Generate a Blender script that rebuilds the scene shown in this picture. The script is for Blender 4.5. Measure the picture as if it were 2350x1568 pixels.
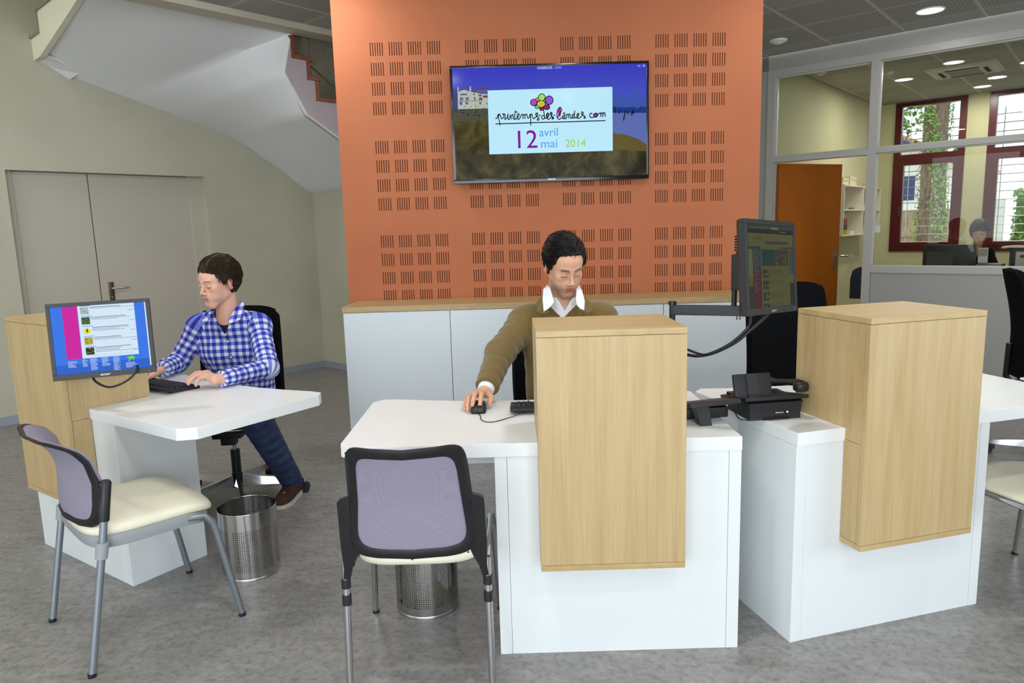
import bpy, bmesh, math, random
import numpy as np
from mathutils import Vector, Matrix, Euler
random.seed(7)
for o in list(bpy.data.objects): bpy.data.objects.remove(o)
SC = bpy.context.scene
COL = SC.collection

# ---------------------------------------------------------------- camera
PITCH, ROLL, CAMH = .1559, -.0295, 1.45
cam_d = bpy.data.cameras.new('camera'); cam = bpy.data.objects.new('camera', cam_d); COL.objects.link(cam)
_f = Vector((0, math.cos(PITCH), -math.sin(PITCH))); _u = Vector((0, math.sin(PITCH), math.cos(PITCH))); _r = Vector((1, 0, 0))
_R = _r*math.cos(ROLL) + _u*math.sin(ROLL); _U = -_r*math.sin(ROLL) + _u*math.cos(ROLL)
m = Matrix((( _R.x, _U.x, -_f.x, 0), (_R.y, _U.y, -_f.y, 0), (_R.z, _U.z, -_f.z, CAMH), (0, 0, 0, 1)))
cam.matrix_world = m
cam_d.sensor_fit = 'HORIZONTAL'; cam_d.sensor_width = 36; cam_d.lens = 36*1620/2350
cam_d.clip_start = .05; cam_d.clip_end = 200
SC.camera = cam

# ---------------------------------------------------------------- world, sun, exposure
SC.view_settings.view_transform = 'Standard'; SC.view_settings.look = 'None'
SC.view_settings.gamma = 1; SC.view_settings.use_curve_mapping = False
SC.view_settings.exposure = 0.0
W = bpy.data.worlds.new('sky'); SC.world = W; W.use_nodes = True
_bg = W.node_tree.nodes['Background']; _bg.inputs[0].default_value = (.80, .88, 1, 1); _bg.inputs[1].default_value = 2.0

# building frames: PQ = stair corner frame, SN = glass partition frame
K0 = Vector((-2.107, 7.805, 0)); Pd = Vector((-.6759, -.737, 0)); Qd = Vector((.737, -.6759, 0))
A0 = Vector((2.6417, 7.3035, 0)); Sd = Vector((.75637, -.65414, 0)); Nd = Vector((.65414, .75637, 0))
def PQ(p, q, z=0): return K0 + Pd*p + Qd*q + Vector((0, 0, z))
def SN(s, n, z=0): return A0 + Sd*s + Nd*n + Vector((0, 0, z))
def frame(o, x, y):
    M = Matrix.Identity(4)
    for i in range(3): M[i][0] = x[i]; M[i][1] = y[i]; M[i][3] = o[i]
    return M
MPQ = frame(K0, -Pd, -Qd)      # used with negative args, keeps right-handed
MSN = frame(A0, Sd, Nd)

def area(name, loc, target, sx, sy, energy, color=(1, 1, 1), spread=180):
    l = bpy.data.lights.new(name, 'AREA'); l.shape = 'RECTANGLE'; l.size = sx; l.size_y = sy
    l.energy = energy; l.color = color; l.spread = math.radians(spread)
    o = bpy.data.objects.new(name, l); COL.objects.link(o); o.location = loc
    o.rotation_euler = (Vector(target)-Vector(loc)).to_track_quat('-Z', 'Y').to_euler()
    return o
# daylight through the shop windows behind and beside the visitor, and through the stairwell window
area('daylight_front', (-.8, -3.35, 1.75), (-.6, 4, 1.1), 6.4, 2.3, 240, (.86, .93, 1))
area('daylight_side', (5.6, .3, 1.7), (0, 3.2, 1.0), 4.4, 2.2, 95, (.88, .94, 1))
area('daylight_left', PQ(9.45, 3.0, 1.75), PQ(0, 2.2, 1.3), 4.2, 2.2, 70, (.93, .97, 1))
area('daylight_stairwell', PQ(5.2, 1.4, 4.8), PQ(1.6, .3, 2.2), 1.6, 1.6, 45, (1, .98, .84))
sun_d = bpy.data.lights.new('sun', 'SUN'); sun_d.energy = 7.0; sun_d.angle = .3; sun_d.color = (1, .96, .88)
sun = bpy.data.objects.new('sun', sun_d); COL.objects.link(sun)
sun.rotation_euler = Vector((-.25, -.3, -1)).to_track_quat('-Z', 'Y').to_euler()

# ---------------------------------------------------------------- materials
def lin(c): return tuple((v/255/12.92 if v <= 10 else ((v/255+.055)/1.055)**2.4) for v in c)
def mat(name, rgb, rough=.5, metal=0, spec=.5, coat=0, emit=None, es=1, alpha=1, sheen=0):
    M = bpy.data.materials.new(name); M.use_nodes = True; b = M.node_tree.nodes['Principled BSDF']
    b.inputs['Base Color'].default_value = (*lin(rgb), 1); b.inputs['Roughness'].default_value = rough
    b.inputs['Metallic'].default_value = metal; b.inputs['Specular IOR Level'].default_value = spec
    b.inputs['Coat Weight'].default_value = coat; b.inputs['Sheen Weight'].default_value = sheen
    if emit: b.inputs['Emission Color'].default_value = (*lin(emit), 1); b.inputs['Emission Strength'].default_value = es
    return M
def nt(M): return M.node_tree.nodes, M.node_tree.links, M.node_tree.nodes['Principled BSDF']
def texco(M, scale=(1, 1, 1), kind='Object', rot=(0, 0, 0)):
    n, l, b = nt(M); t = n.new('ShaderNodeTexCoord'); mp = n.new('ShaderNodeMapping')
    mp.inputs['Scale'].default_value = scale; mp.inputs['Rotation'].default_value = rot
    l.new(t.outputs[kind], mp.inputs['Vector']); return mp
def noise(M, mp, scale, detail=4, rough=.5, dist=0):
    n, l, b = nt(M); t = n.new('ShaderNodeTexNoise'); t.inputs['Scale'].default_value = scale
    t.inputs['Detail'].default_value = detail; t.inputs['Roughness'].default_value = rough; t.inputs['Distortion'].default_value = dist
    l.new(mp.outputs[0], t.inputs['Vector']); return t
def ramp(M, src, stops):
    n, l, b = nt(M); r = n.new('ShaderNodeValToRGB'); e = r.color_ramp.elements
    while len(e) < len(stops): e.new(.5)
    for el, (p, c) in zip(e, stops): el.position = p; el.color = (*lin(c), 1)
    l.new(src, r.inputs[0]); return r
def bump(M, src, strength, dist=.002):
    n, l, b = nt(M); bp = n.new('ShaderNodeBump'); bp.inputs['Strength'].default_value = strength; bp.inputs['Distance'].default_value = dist
    l.new(src, bp.inputs['Height']); l.new(bp.outputs[0], b.inputs['Normal']); return bp
def math_(M, op, a, bb=None, v=None):
    n, l, b = nt(M); x = n.new('ShaderNodeMath'); x.operation = op
    if hasattr(a, 'is_output') or hasattr(a, 'links'): l.new(a, x.inputs[0])
    else: x.inputs[0].default_value = a
    if bb is not None:
        if hasattr(bb, 'links'): l.new(bb, x.inputs[1])
        else: x.inputs[1].default_value = bb
    return x.outputs[0]
def mixc(M, fac, a, bcol):
    n, l, b = nt(M); x = n.new('ShaderNodeMix'); x.data_type = 'RGBA'
    if hasattr(fac, 'links'): l.new(fac, x.inputs[0])
    else: x.inputs[0].default_value = fac
    for s, i in ((a, 6), (bcol, 7)):
        if hasattr(s, 'links'): l.new(s, x.inputs[i])
        else: x.inputs[i].default_value = (*lin(s), 1)
    return x.outputs[2]

def wood_mat(name, c1, c2, c3, scale=(9, 9, .55), rough=.42):
    M = mat(name, c1, rough); n, l, b = nt(M)
    mp = texco(M, scale); a = noise(M, mp, 3.2, 6, .6, .25)
    mp2 = texco(M, (scale[0]*9, scale[1]*9, scale[2]*1.6)); f = noise(M, mp2, 3.5, 3, .6)
    r = ramp(M, a.outputs[0], [(.3, c2), (.5, c1), (.72, c3)])
    r2 = ramp(M, f.outputs[0], [(.35, (205, 205, 205)), (.6, (255, 255, 255))])
    x = n.new('ShaderNodeMix'); x.data_type = 'RGBA'; x.blend_type = 'MULTIPLY'; x.inputs[0].default_value = .28
    l.new(r.outputs[0], x.inputs[6]); l.new(r2.outputs[0], x.inputs[7]); l.new(x.outputs[2], b.inputs['Base Color'])
    return M
OAK = wood_mat('light_oak_veneer', (191, 165, 119), (182, 154, 107), (198, 174, 131))
OAKH = wood_mat('light_oak_edge', (192, 165, 116), (184, 156, 105), (198, 174, 129), (.6, 9, 9))
OAKD = wood_mat('ledge_oak', (172, 146, 100), (160, 133, 87), (182, 157, 112), (.5, 9, 9))
WHITE = mat('white_laminate', (233, 236, 236), .32)
WHITE2 = mat('white_laminate_side', (226, 231, 232), .35)
CABW = mat('pale_grey_cabinet_front', (206, 214, 218), .5)
DARKGAP = mat('dark_gap', (20, 20, 20), .9)
BLACK = mat('black_plastic', (22, 23, 26), .45)
BLACKG = mat('glossy_black_plastic', (10, 11, 13), .15)
BLACKF = mat('black_fabric', (11, 12, 15), 1.0, spec=.1)
CHROME = mat('chrome', (200, 200, 202), .12, 1)
GALU = mat('satin_aluminium', (150, 158, 166), .35, .75)
GREYPL = mat('grey_plastic', (150, 156, 158), .45)
CREAM = mat('cream_vinyl', (226, 222, 200), .38)
STEEL = mat('brushed_steel', (190, 188, 184), .3, 1)
def mesh_fabric():
    M = mat('mauve_mesh_fabric', (150, 143, 160), .85); n, l, b = nt(M)
    mp = texco(M, (1, 1, 1)); w = n.new('ShaderNodeTexChecker'); w.inputs['Scale'].default_value = 420
    w.inputs['Color1'].default_value = (*lin((158, 151, 168)), 1); w.inputs['Color2'].default_value = (*lin((122, 115, 134)), 1)
    l.new(mp.outputs[0], w.inputs['Vector']); l.new(w.outputs[0], b.inputs['Base Color'])
    return M
MAUVE = mesh_fabric()

def wall_mat(name, c, var=6, rough=.75):
    M = mat(name, c, rough); mp = texco(M)
    t = noise(M, mp, 1.3, 5, .6); r = ramp(M, t.outputs[0], [(.3, tuple(v-var for v in c)), (.7, tuple(v+var for v in c))])
    n, l, b = nt(M); l.new(r.outputs[0], b.inputs['Base Color'])
    t2 = noise(M, mp, 160, 2); bump(M, t2.outputs[0], .12, .001); return M
WLEFT = wall_mat('pale_yellow_green_wall', (184, 181, 162))
WSOFF = wall_mat('white_stair_plaster', (228, 229, 230), 3)
WOFF = wall_mat('office_yellow_wall', (208, 202, 158), 3)
WORANGE = wall_mat('orange_acoustic_panel', (168, 97, 60), 4)
WGREY = wall_mat('grey_white_partition', (168, 166, 162), 3, .5)
PFRAME = mat('partition_frame', (184, 181, 175), .4)
DOORG = wall_mat('grey_beige_door', (184, 177, 164), 2, .55)
DOORO = mat('orange_brown_door', (172, 92, 16), .35)
SKIRT = mat('blue_grey_skirting', (148, 154, 166), .45)
REDW = mat('dark_red_window', (86, 12, 15), .3)
PLAST = wall_mat('beam_plaster', (196, 190, 172), 3)
def glass(name, tint=(1, 1, 1), refl=1.0):
    M = bpy.data.materials.new(name); M.use_nodes = True; n = M.node_tree.nodes; l = M.node_tree.links; n.clear()
    o = n.new('ShaderNodeOutputMaterial'); t = n.new('ShaderNodeBsdfTransparent'); g = n.new('ShaderNodeBsdfGlossy'); mx = n.new('ShaderNodeMixShader'); f = n.new('ShaderNodeFresnel')
    f.inputs[0].default_value = 1.5; t.inputs[0].default_value = (*tint, 1); g.inputs['Roughness'].default_value = .0
    ml = n.new('ShaderNodeMath'); ml.operation = 'MULTIPLY'; ml.inputs[1].default_value = refl
    l.new(f.outputs[0], ml.inputs[0]); l.new(ml.outputs[0], mx.inputs[0]); l.new(t.outputs[0], mx.inputs[1]); l.new(g.outputs[0], mx.inputs[2]); l.new(mx.outputs[0], o.inputs[0])
    return M
GLASS = glass('clear_glass', (.95, .97, .95), .55)
def emis(name, c, s=1.0):
    M = bpy.data.materials.new(name); M.use_nodes = True; n = M.node_tree.nodes; l = M.node_tree.links; n.clear()
    o = n.new('ShaderNodeOutputMaterial'); e = n.new('ShaderNodeEmission'); e.inputs[0].default_value = (*lin(c), 1); e.inputs[1].default_value = s
    l.new(e.outputs[0], o.inputs[0]); return M

# ---------------------------------------------------------------- mesh helpers
class MB:
    def __init__(s, M=None): s.bm = bmesh.new(); s.M = M or Matrix.Identity(4)
    def _add(s, vs, fs):
        v = [s.bm.verts.new(s.M @ Vector(p)) for p in vs]
        out = []
        for f in fs:
            try: out.append(s.bm.faces.new([v[i] for i in f]))
            except ValueError: pass
        return v, out
    def box(s, x0, x1, y0, y1, z0, z1, bev=0, seg=2, R=None, c=None):
        P = [Vector((x, y, z)) for z in (z0, z1) for y in (y0, y1) for x in (x0, x1)]
        if R is not None:
            c = Vector(c) if c is not None else Vector(((x0+x1)/2, (y0+y1)/2, (z0+z1)/2)); P = [c + R @ (p-c) for p in P]
        F = [(0, 2, 3, 1), (4, 5, 7, 6), (0, 1, 5, 4), (2, 6, 7, 3), (0, 4, 6, 2), (1, 3, 7, 5)]
        v, f = s._add(P, F)
        if bev:
            e = list({e for fa in f for e in fa.edges})
            bmesh.ops.bevel(s.bm, geom=e, offset=bev, segments=seg, affect='EDGES', profile=.7)
        return s
    def prism(s, pts, z0, z1, bev=0, axis='z', seg=2):
        n = len(pts)
        def P(a, b, h):
            return {'z': (a, b, h), 'y': (a, h, b), 'x': (h, a, b)}[axis]
        vs = [P(a, b, z0) for a, b in pts] + [P(a, b, z1) for a, b in pts]
        fs = [tuple(reversed(range(n))), tuple(range(n, 2*n))] + [(i, (i+1) % n, n+(i+1) % n, n+i) for i in range(n)]
        v, f = s._add(vs, fs)
        if bev:
            e = list({e for fa in f[:2] for e in fa.edges})
            bmesh.ops.bevel(s.bm, geom=e, offset=bev, segments=seg, affect='EDGES')
        return s
    def loft(s, rings, cap=True, closed=True):
        n = len(rings[0]); vs = [p for r in rings for p in r]; fs = []
        for i in range(len(rings)-1):
            for j in range(n if closed else n-1):
                k = (j+1) % n; fs.append((i*n+j, i*n+k, (i+1)*n+k, (i+1)*n+j))
        if cap: fs.append(tuple(reversed(range(n)))); fs.append(tuple((len(rings)-1)*n+j for j in range(n)))
        s._add(vs, fs); return s
    def tube(s, pts, r, n=10, sx=1.0, up=None, cap=True):
        pts = [Vector(p) for p in pts]; R = r if isinstance(r, (list, tuple)) else [r]*len(pts); rings = []
        pu = None
        for i, p in enumerate(pts):
            t = (pts[min(i+1, len(pts)-1)]-pts[max(i-1, 0)]).normalized()
            if pu is None:
                a = Vector(up) if up else (Vector((0, 0, 1)) if abs(t.z) < .9 else Vector((1, 0, 0)))
            else: a = pu
            x = t.cross(a).normalized(); u = x.cross(t).normalized(); pu = u
            rings.append([p + x*math.cos(2*math.pi*j/n)*R[i]*sx + u*math.sin(2*math.pi*j/n)*R[i] for j in range(n)])
        return s.loft(rings, cap)
    def cyl(s, x, y, z0, z1, r, n=24, r2=None): return s.tube([(x, y, z0), (x, y, z1)], [r, r if r2 is None else r2], n)
    def lathe(s, prof, n=32, c=(0, 0, 0), cap=False):
        rings = [[(c[0]+r*math.cos(2*math.pi*j/n), c[1]+r*math.sin(2*math.pi*j/n), c[2]+z) for j in range(n)] for r, z in prof]
        return s.loft(rings, cap)
    def sheet(s, fn, nu, nv, th):
        P = [[Vector(fn(i/nu, j/nv)) for j in range(nv+1)] for i in range(nu+1)]
        vs = []; 
        for side in (0, 1):
            for i in range(nu+1):
                for j in range(nv+1):
                    a = P[min(i+1, nu)][j]-P[max(i-1, 0)][j]; b = P[i][min(j+1, nv)]-P[i][max(j-1, 0)]
                    nrm = a.cross(b).normalized(); vs.append(P[i][j] + nrm*(th/2 if side else -th/2))
        w = nv+1; N = (nu+1)*w; fs = []
        for i in range(nu):
            for j in range(nv):
                a = i*w+j; fs.append((a, a+1, a+w+1, a+w)); fs.append((N+a, N+a+w, N+a+w+1, N+a+1))
        for i in range(nu): fs.append((i*w, (i+1)*w, N+(i+1)*w, N+i*w)); fs.append((i*w+nv, N+i*w+nv, N+(i+1)*w+nv, (i+1)*w+nv))
        for j in range(nv): fs.append((j, N+j, N+j+1, j+1)); fs.append((nu*w+j, nu*w+j+1, N+nu*w+j+1, N+nu*w+j))
        s._add(vs, fs); return s
    def sphere(s, c, r, sc=(1, 1, 1), u=20, v=12):
        rings = []
        for i in range(1, v):
            t = math.pi*i/v; rings.append([(c[0]+r*sc[0]*math.sin(t)*math.cos(2*math.pi*j/u), c[1]+r*sc[1]*math.sin(t)*math.sin(2*math.pi*j/u), c[2]-r*sc[2]*math.cos(t)) for j in range(u)])
        return s.loft(rings, True)
    def quad(s, a, b, c, d): s._add([a, b, c, d], [(0, 1, 2, 3)]); return s
    def poly(s, pts): s._add(pts, [tuple(range(len(pts)))]); return s
    def obj(s, name, m, parent=None, smooth=None, loc=None):
        me = bpy.data.meshes.new(name); bmesh.ops.recalc_face_normals(s.bm, faces=s.bm.faces[:])
        s.bm.to_mesh(me); s.bm.free()
        for mm in (m if isinstance(m, (list, tuple)) else [m]): me.materials.append(mm)
        o = bpy.data.objects.new(name, me); COL.objects.link(o)
        if parent: o.parent = parent
        if loc: o.location = loc
        if smooth is not None:
            me.polygons.foreach_set('use_smooth', [True]*len(me.polygons))
            me.set_sharp_from_angle(angle=math.radians(smooth))
        return o
def tag(o, label, cat, group=None):
    o['label'] = label; o['category'] = cat
    if group: o['group'] = group
    return o
def thing(name, label, cat, loc=(0, 0, 0), rz=0, group=None):
    o = bpy.data.objects.new(name, None); COL.objects.link(o); o.empty_display_size = .1
    o.location = loc; o.rotation_euler = (0, 0, rz); return tag(o, label, cat, group)
def struct(o): o['kind'] = 'structure'; return o
def copy_tree(o, parent=None):
    c = o.copy(); COL.objects.link(c)
    if parent: c.parent = parent
    for ch in list(o.children): copy_tree(ch, c)
    return c
def text(body, size, m, parent, M, name, align='CENTER', ext=.0004, font_scale=(1, 1)):
    cu = bpy.data.curves.new('t', 'FONT'); cu.body = body; cu.size = size; cu.align_x = align; cu.extrude = ext; cu.resolution_u = 3
    t = bpy.data.objects.new('t', cu); COL.objects.link(t)
    dg = bpy.context.evaluated_depsgraph_get(); me = bpy.data.meshes.new_from_object(t.evaluated_get(dg))
    bpy.data.objects.remove(t); me.name = name
    me.transform(M @ Matrix.Diagonal((font_scale[0], font_scale[1], 1, 1))); me.materials.clear(); me.materials.append(m)
    o = bpy.data.objects.new(name, me); COL.objects.link(o)
    if parent: o.parent = parent
    return o
# text plane facing local -Y (x right, z up) at point
def TX(x, y, z): return Matrix.Translation((x, y, z)) @ Matrix.Rotation(math.pi/2, 4, 'X')
# ================================================================ SETTING
def floor_mat():
    M = mat('marbled_grey_linoleum', (120, 118, 116), .33, spec=.45); n, l, b = nt(M)
    mp = texco(M, (1, 1, 1), rot=(0, 0, .86)); st = texco(M, (1.0, 3.2, 1), rot=(0, 0, .35))
    a = noise(M, st, 7.0, 8, .68, .8); c = noise(M, mp, 38, 5, .65, .4)
    r1 = ramp(M, a.outputs[0], [(.3, (132, 130, 127)), (.5, (147, 145, 142)), (.72, (160, 158, 156))])
    r2 = ramp(M, c.outputs[0], [(.36, (206, 205, 204)), (.5, (240, 240, 240)), (.7, (255, 255, 255))])
    x = n.new('ShaderNodeMix'); x.data_type = 'RGBA'; x.blend_type = 'MULTIPLY'; x.inputs[0].default_value = .9
    l.new(r1.outputs[0], x.inputs[6]); l.new(r2.outputs[0], x.inputs[7])
    # welded sheet joints every 2 m, along the building grid
    t = n.new('ShaderNodeTexCoord'); mj = n.new('ShaderNodeMapping'); mj.inputs['Rotation'].default_value = (0, 0, math.radians(42)); mj.inputs['Location'].default_value = (.55, 0, 0)
    l.new(t.outputs['Object'], mj.inputs[0]); sp = n.new('ShaderNodeSeparateXYZ'); l.new(mj.outputs[0], sp.inputs[0])
    w = math_(M, 'PINGPONG', sp.outputs[0], 1.0); j = math_(M, 'LESS_THAN', w, .0025)
    jj = math_(M, 'MULTIPLY', j, .12)
    l.new(mixc(M, jj, x.outputs[2], (190, 188, 182)), b.inputs['Base Color'])
    rr = ramp(M, a.outputs[0], [(.3, (158, 158, 158)), (.7, (140, 140, 140))]); l.new(rr.outputs[0], b.inputs['Roughness'])
    return M
FLOOR = floor_mat()
struct(MB().box(-12, 12, -5, 14, -.1, 0).obj('floor', FLOOR))

def ceil_mat():
    M = mat('perforated_ceiling_tiles', (168, 166, 158), .7); n, l, b = nt(M)
    t = n.new('ShaderNodeTexCoord'); sp = n.new('ShaderNodeSeparateXYZ'); l.new(t.outputs['Object'], sp.inputs[0])
    sx = math_(M, 'PINGPONG', math_(M, 'ADD', sp.outputs[0], .015), .3)   # distance to joint along s, period .6
    sy = math_(M, 'PINGPONG', math_(M, 'ADD', sp.outputs[1], .30), .3)
    j = math_(M, 'MAXIMUM', math_(M, 'LESS_THAN', sx, .009), math_(M, 'LESS_THAN', sy, .005))
    sl = math_(M, 'LESS_THAN', math_(M, 'PINGPONG', sp.outputs[0], .0125), .005)
    edge = math_(M, 'MULTIPLY', math_(M, 'GREATER_THAN', sx, .03), math_(M, 'GREATER_THAN', sy, .03))
    # plain tiles and slotted tiles alternate in rows of two
    row = math_(M, 'MODULO', math_(M, 'ADD', math_(M, 'FLOOR', math_(M, 'DIVIDE', math_(M, 'ADD', sp.outputs[1], .30), .6)), 60), 3)
    pl = math_(M, 'GREATER_THAN', row, .5)
    s2 = math_(M, 'MULTIPLY', math_(M, 'MULTIPLY', sl, edge), pl)
    c = mixc(M, s2, (170, 168, 160), (146, 144, 137)); c = mixc(M, j, c, (206, 204, 196))
    l.new(c, b.inputs['Base Color']); return M
CEIL = ceil_mat()
# ceiling of hall: everything on the room side of the stairwell beam
def ceil_obj(name, pts, z=3.07, th=.12):
    b = MB(); inv = MSN.inverted(); loc = [inv @ Vector((p.x, p.y, 0)) for p in pts]
    b.prism([(p.x, p.y) for p in loc], z, z+th); o = b.obj(name, CEIL); o.matrix_world = MSN; return struct(o)
ceil_obj('ceiling', [PQ(-2.4, 1.806), PQ(13, 1.806), PQ(13, 12), SN(9, -.02), SN(-1.4, -.02)])
ceil_obj('ceiling_office', [SN(-.3, .08), SN(6, .08), SN(6, 4.5), SN(-.3, 4.5)])
# stairwell beam with trim
b = MB(MPQ); b.box(-13, 2.4, -1.806, -1.64, 3.024, 3.4); struct(b.obj('trim_1', PLAST))
# left wall (p axis, q=0) with door recess p 1.174..2.774, z<2.045
b = MB(MPQ)
b.box(-1.174, .02, 0, .16, 0, 6); b.box(-13, -2.774, 0, .16, 0, 6); b.box(-2.774, -1.174, 0, .16, 2.045, 6); b.box(-2.9, -1.0, .13, .2, 0, 2.2)
struct(b.obj('wall_left', WLEFT))
b = MB(MPQ)
b.box(-1.174, 0, -.012, .0, 0, .074, .003); b.box(-13, -2.774, -.012, .0, 0, .074, .003); struct(b.obj('baseboard_left', SKIRT))
# right-hand return of the stair corner
b = MB(MPQ); b.box(0, .15, -3.6, 0.1, 0, 6); b.box(-.0, 2.9, -3.75, -3.6, 0, 6); struct(b.obj('wall_back', WLEFT))
b = MB(MPQ); b.box(-.012, 0, -3.6, 0, 0, .074, .003); struct(b.obj('baseboard_back', SKIRT))
# double door in the left wall
D = MB(MPQ)
D.box(-2.155, -1.174-.0, .095, .135, .004, 2.04); d1 = D.obj('door_1', DOORG); struct(d1)
D = MB(MPQ); D.box(-2.774, -2.163, .095, .135, .004, 2.04); struct(D.obj('door_2', DOORG))
D = MB(MPQ); D.box(-1.30, -1.174, .075, .097, 0, 2.045, .003); D.box(-2.774, -2.72, .075, .097, 0, 2.045, .003); struct(D.obj('trim_2', WLEFT))
H = MB(MPQ); pc = -2.072
H.box(pc-.022, pc+.022, .087, .096, .86, 1.10, .004); H.obj('handle_plate', mat('bronze_plate', (112, 98, 84), .3, .8), d1, 40)
H = MB(MPQ); H.tube([(pc, .09, 1.045), (pc, .045, 1.045), (pc+.012, .038, 1.045), (pc+.13, .038, 1.045)], .0085, 10); H.obj('door_handle', STEEL, d1, 50)
H = MB(MPQ); H.cyl(pc, .085, .955, .972, .007, 12); H.obj('keyhole', CHROME, d1)

# outer shell behind / beside the camera, with glazed shop windows
b = MB(MPQ)
b.box(-9.8, -9.6, -.9, .2, 0, 6); b.box(-9.8, -9.6, -5.2, -.9, 0, .5); b.box(-9.8, -9.6, -5.2, -.9, 2.85, 6); b.box(-9.8, -9.6, -6.6, -5.2, 0, 6); b.box(-13, 3, -1.806, .2, 5.6, 5.7); b.box(-13, 3, -1.9, -1.78, 3.4, 5.7)
struct(b.obj('wall_far_left', WLEFT))
b = MB(); wx = [(-7.8, -4.0), (2.4, 4.2)]
for x0, x1 in wx: b.box(x0, x1, -3.75, -3.6, 0, 3.2)
b.box(-4.0, 2.4, -3.75, -3.6, 0, .45); b.box(-4.0, 2.4, -3.75, -3.6, 2.85, 3.2)
b.box(-12, -7.8, -3.75, -3.6, 0, 6)
struct(b.obj('wall_front', WGREY))
for i, (x0, x1) in enumerate([(-4, -1.87), (-1.87, .27), (.27, 2.4)]):
    b = MB(); b.box(x0, x1, -3.72, -3.65, .45, .52); b.box(x0, x1, -3.72, -3.65, 2.78, 2.85); b.box(x0, x0+.06, -3.72, -3.65, .52, 2.78); b.box(x1-.06, x1, -3.72, -3.65, .52, 2.78)
    w = struct(b.obj('window_%d' % (i+1), REDW)); g = MB(); g.box(x0+.06, x1-.06, -3.69, -3.68, .52, 2.78); g.obj('pane', GLASS, w)
b = MB(); b.box(5.9, 6.05, -3.75, -2.0, 0, 3.2); b.box(5.9, 6.05, 2.6, 4.6, 0, 3.2); b.box(5.9, 6.05, -2, 2.6, 0, .5); b.box(5.9, 6.05, -2, 2.6, 2.85, 3.2); b.box(4.2, 6.05, -3.75, -3.6, 0, 3.2)
struct(b.obj('wall_right', WGREY))
b = MB(); b.box(5.95, 6.02, -2, 2.6, .5, .57); b.box(5.95, 6.02, -2, 2.6, 2.78, 2.85)
for y in (-2, -.5, 1.0, 2.54): b.box(5.95, 6.02, y, y+.06, .57, 2.78)
w = struct(b.obj('window_4', REDW))
b2 = MB(MPQ)
for q in (-5.2, -3.8, -2.4, -.96): b2.box(-9.72, -9.64, q, q+.06, .5, 2.85)
b2.box(-9.72, -9.64, -5.2, -.9, .5, .57); b2.box(-9.72, -9.64, -5.2, -.9, 2.78, 2.85); w2 = struct(b2.obj('window_11', REDW)); g2 = MB(MPQ); g2.box(-9.69, -9.68, -5.14, -.96, .57, 2.78); g2.obj('pane', GLASS, w2); g = MB(); g.box(5.98, 5.99, -1.94, 2.54, .57, 2.78); g.obj('pane', GLASS, w)

# ---------------------------------------------------------------- orange perforated wall
def orange_wall():
    b = MB(); X0, X1, Y = -1.072, 1.634, 4.682
    sx = []; sz = []
    for j in range(4):
        for i in range(4):
            for k in range(6):
                x = -.8373+.6*j+.12*i+.015*k; sx.append((x-.0027, x+.0027))
    sx += [(x+2.4, y+2.4) for x, y in sx if x+2.4 < X1-.05 and False]
    for g in range(3):
        for r in range(4):
            z = 2.642-.6*g-.12*r; sz.append((z-.08, z))
    sx.sort(); sz.sort()
    xs = [X0]+[v for s in sx for v in s]+[X1]; zs = [0]+[v for s in sz for v in s]+[3.07]
    hole = lambda i, k: i % 2 == 1 and k % 2 == 1
    V = {}
    def vt(i, k):
        if (i, k) not in V: V[i, k] = b.bm.verts.new((xs[i], Y, zs[k]))
        return V[i, k]
    for i in range(len(xs)-1):
        for k in range(len(zs)-1):
            if hole(i, k):
                x0, x1, z0, z1 = xs[i], xs[i+1], zs[k], zs[k+1]; c = [(x0, z0), (x1, z0), (x1, z1), (x0, z1)]
                f = [b.bm.verts.new((x, Y, z)) for x, z in c]; g = [b.bm.verts.new((x, Y+.0125, z)) for x, z in c]
                for q in range(4): b.bm.faces.new((f[q], f[(q+1) % 4], g[(q+1) % 4], g[q]))
            else: b.bm.faces.new((vt(i, k), vt(i+1, k), vt(i+1, k+1), vt(i, k+1)))
    o = b.obj('wall_orange', WORANGE); struct(o)
    b = MB(); b.box(X0+.013, X1-.013, Y+.0126, Y+.25, 0, 3.069); c = b.obj('slot_backing', mat('dark_felt', (112, 62, 38), .95), o)
    b = MB(); b.box(X0, X0+.012, Y+.0015, Y+.25, 0, 3.07); b.box(X1-.012, X1, Y+.0015, Y+.25, 0, 3.07); b.obj('wall_end', WORANGE, o)
    return o
orange_wall()

# ---------------------------------------------------------------- glass partition (plane n = 0)
b = MB(MSN)
b.box(-1.4, 7, 0, .08, 2.935, 3.07); b.box(-.115, -.025, 0, .08, 0, 3.07); b.box(-3.2, -.1, 0, .12, 0, 3.07)
b.box(.995, 7, .01, .07, 0, .96)
struct(b.obj('wall_partition', WGREY))
b = MB(MSN)
b.box(-.025, 7, -.012, .085, 2.868, 2.935, .003); b.box(-.025, .052, -.0125, .0855, 0, 2.87, .003); b.box(.92, .992, -.0125, .0855, 0, 2.87, .003)
b.box(.05, .925, -.012, .085, 2.045, 2.103, .003); b.box(.99, 7, -.012, .085, 2.055, 2.103, .003); b.box(.99, 7, -.012, .085, .96, 1.02, .003)
b.box(3.2, 3.27, -.0125, .0855, 0, 2.87, .003)
struct(b.obj('trim_3', PFRAME))
for i, (s0, s1, z0, z1) in enumerate([(.052, .92, 2.103, 2.868), (.992, 3.2, 2.103, 2.868), (.992, 3.2, 1.02, 2.055)]):
    g = MB(MSN); g.box(s0, s1, .035, .041, z0, z1); w = struct(g.obj('window_%d' % (5+i), GLASS))
    g = MB(MSN); g.box(s0, s0+.012, .02, .056, z0, z1); g.box(s1-.012, s1, .02, .056, z0, z1); g.box(s0, s1, .02, .056, z1-.01, z1); g.box(s0, s1, .02, .056, z0, z0+.01)
    g.obj('glazing_bead', mat('pale_bead', (196, 196, 188), .3), w)
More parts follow.
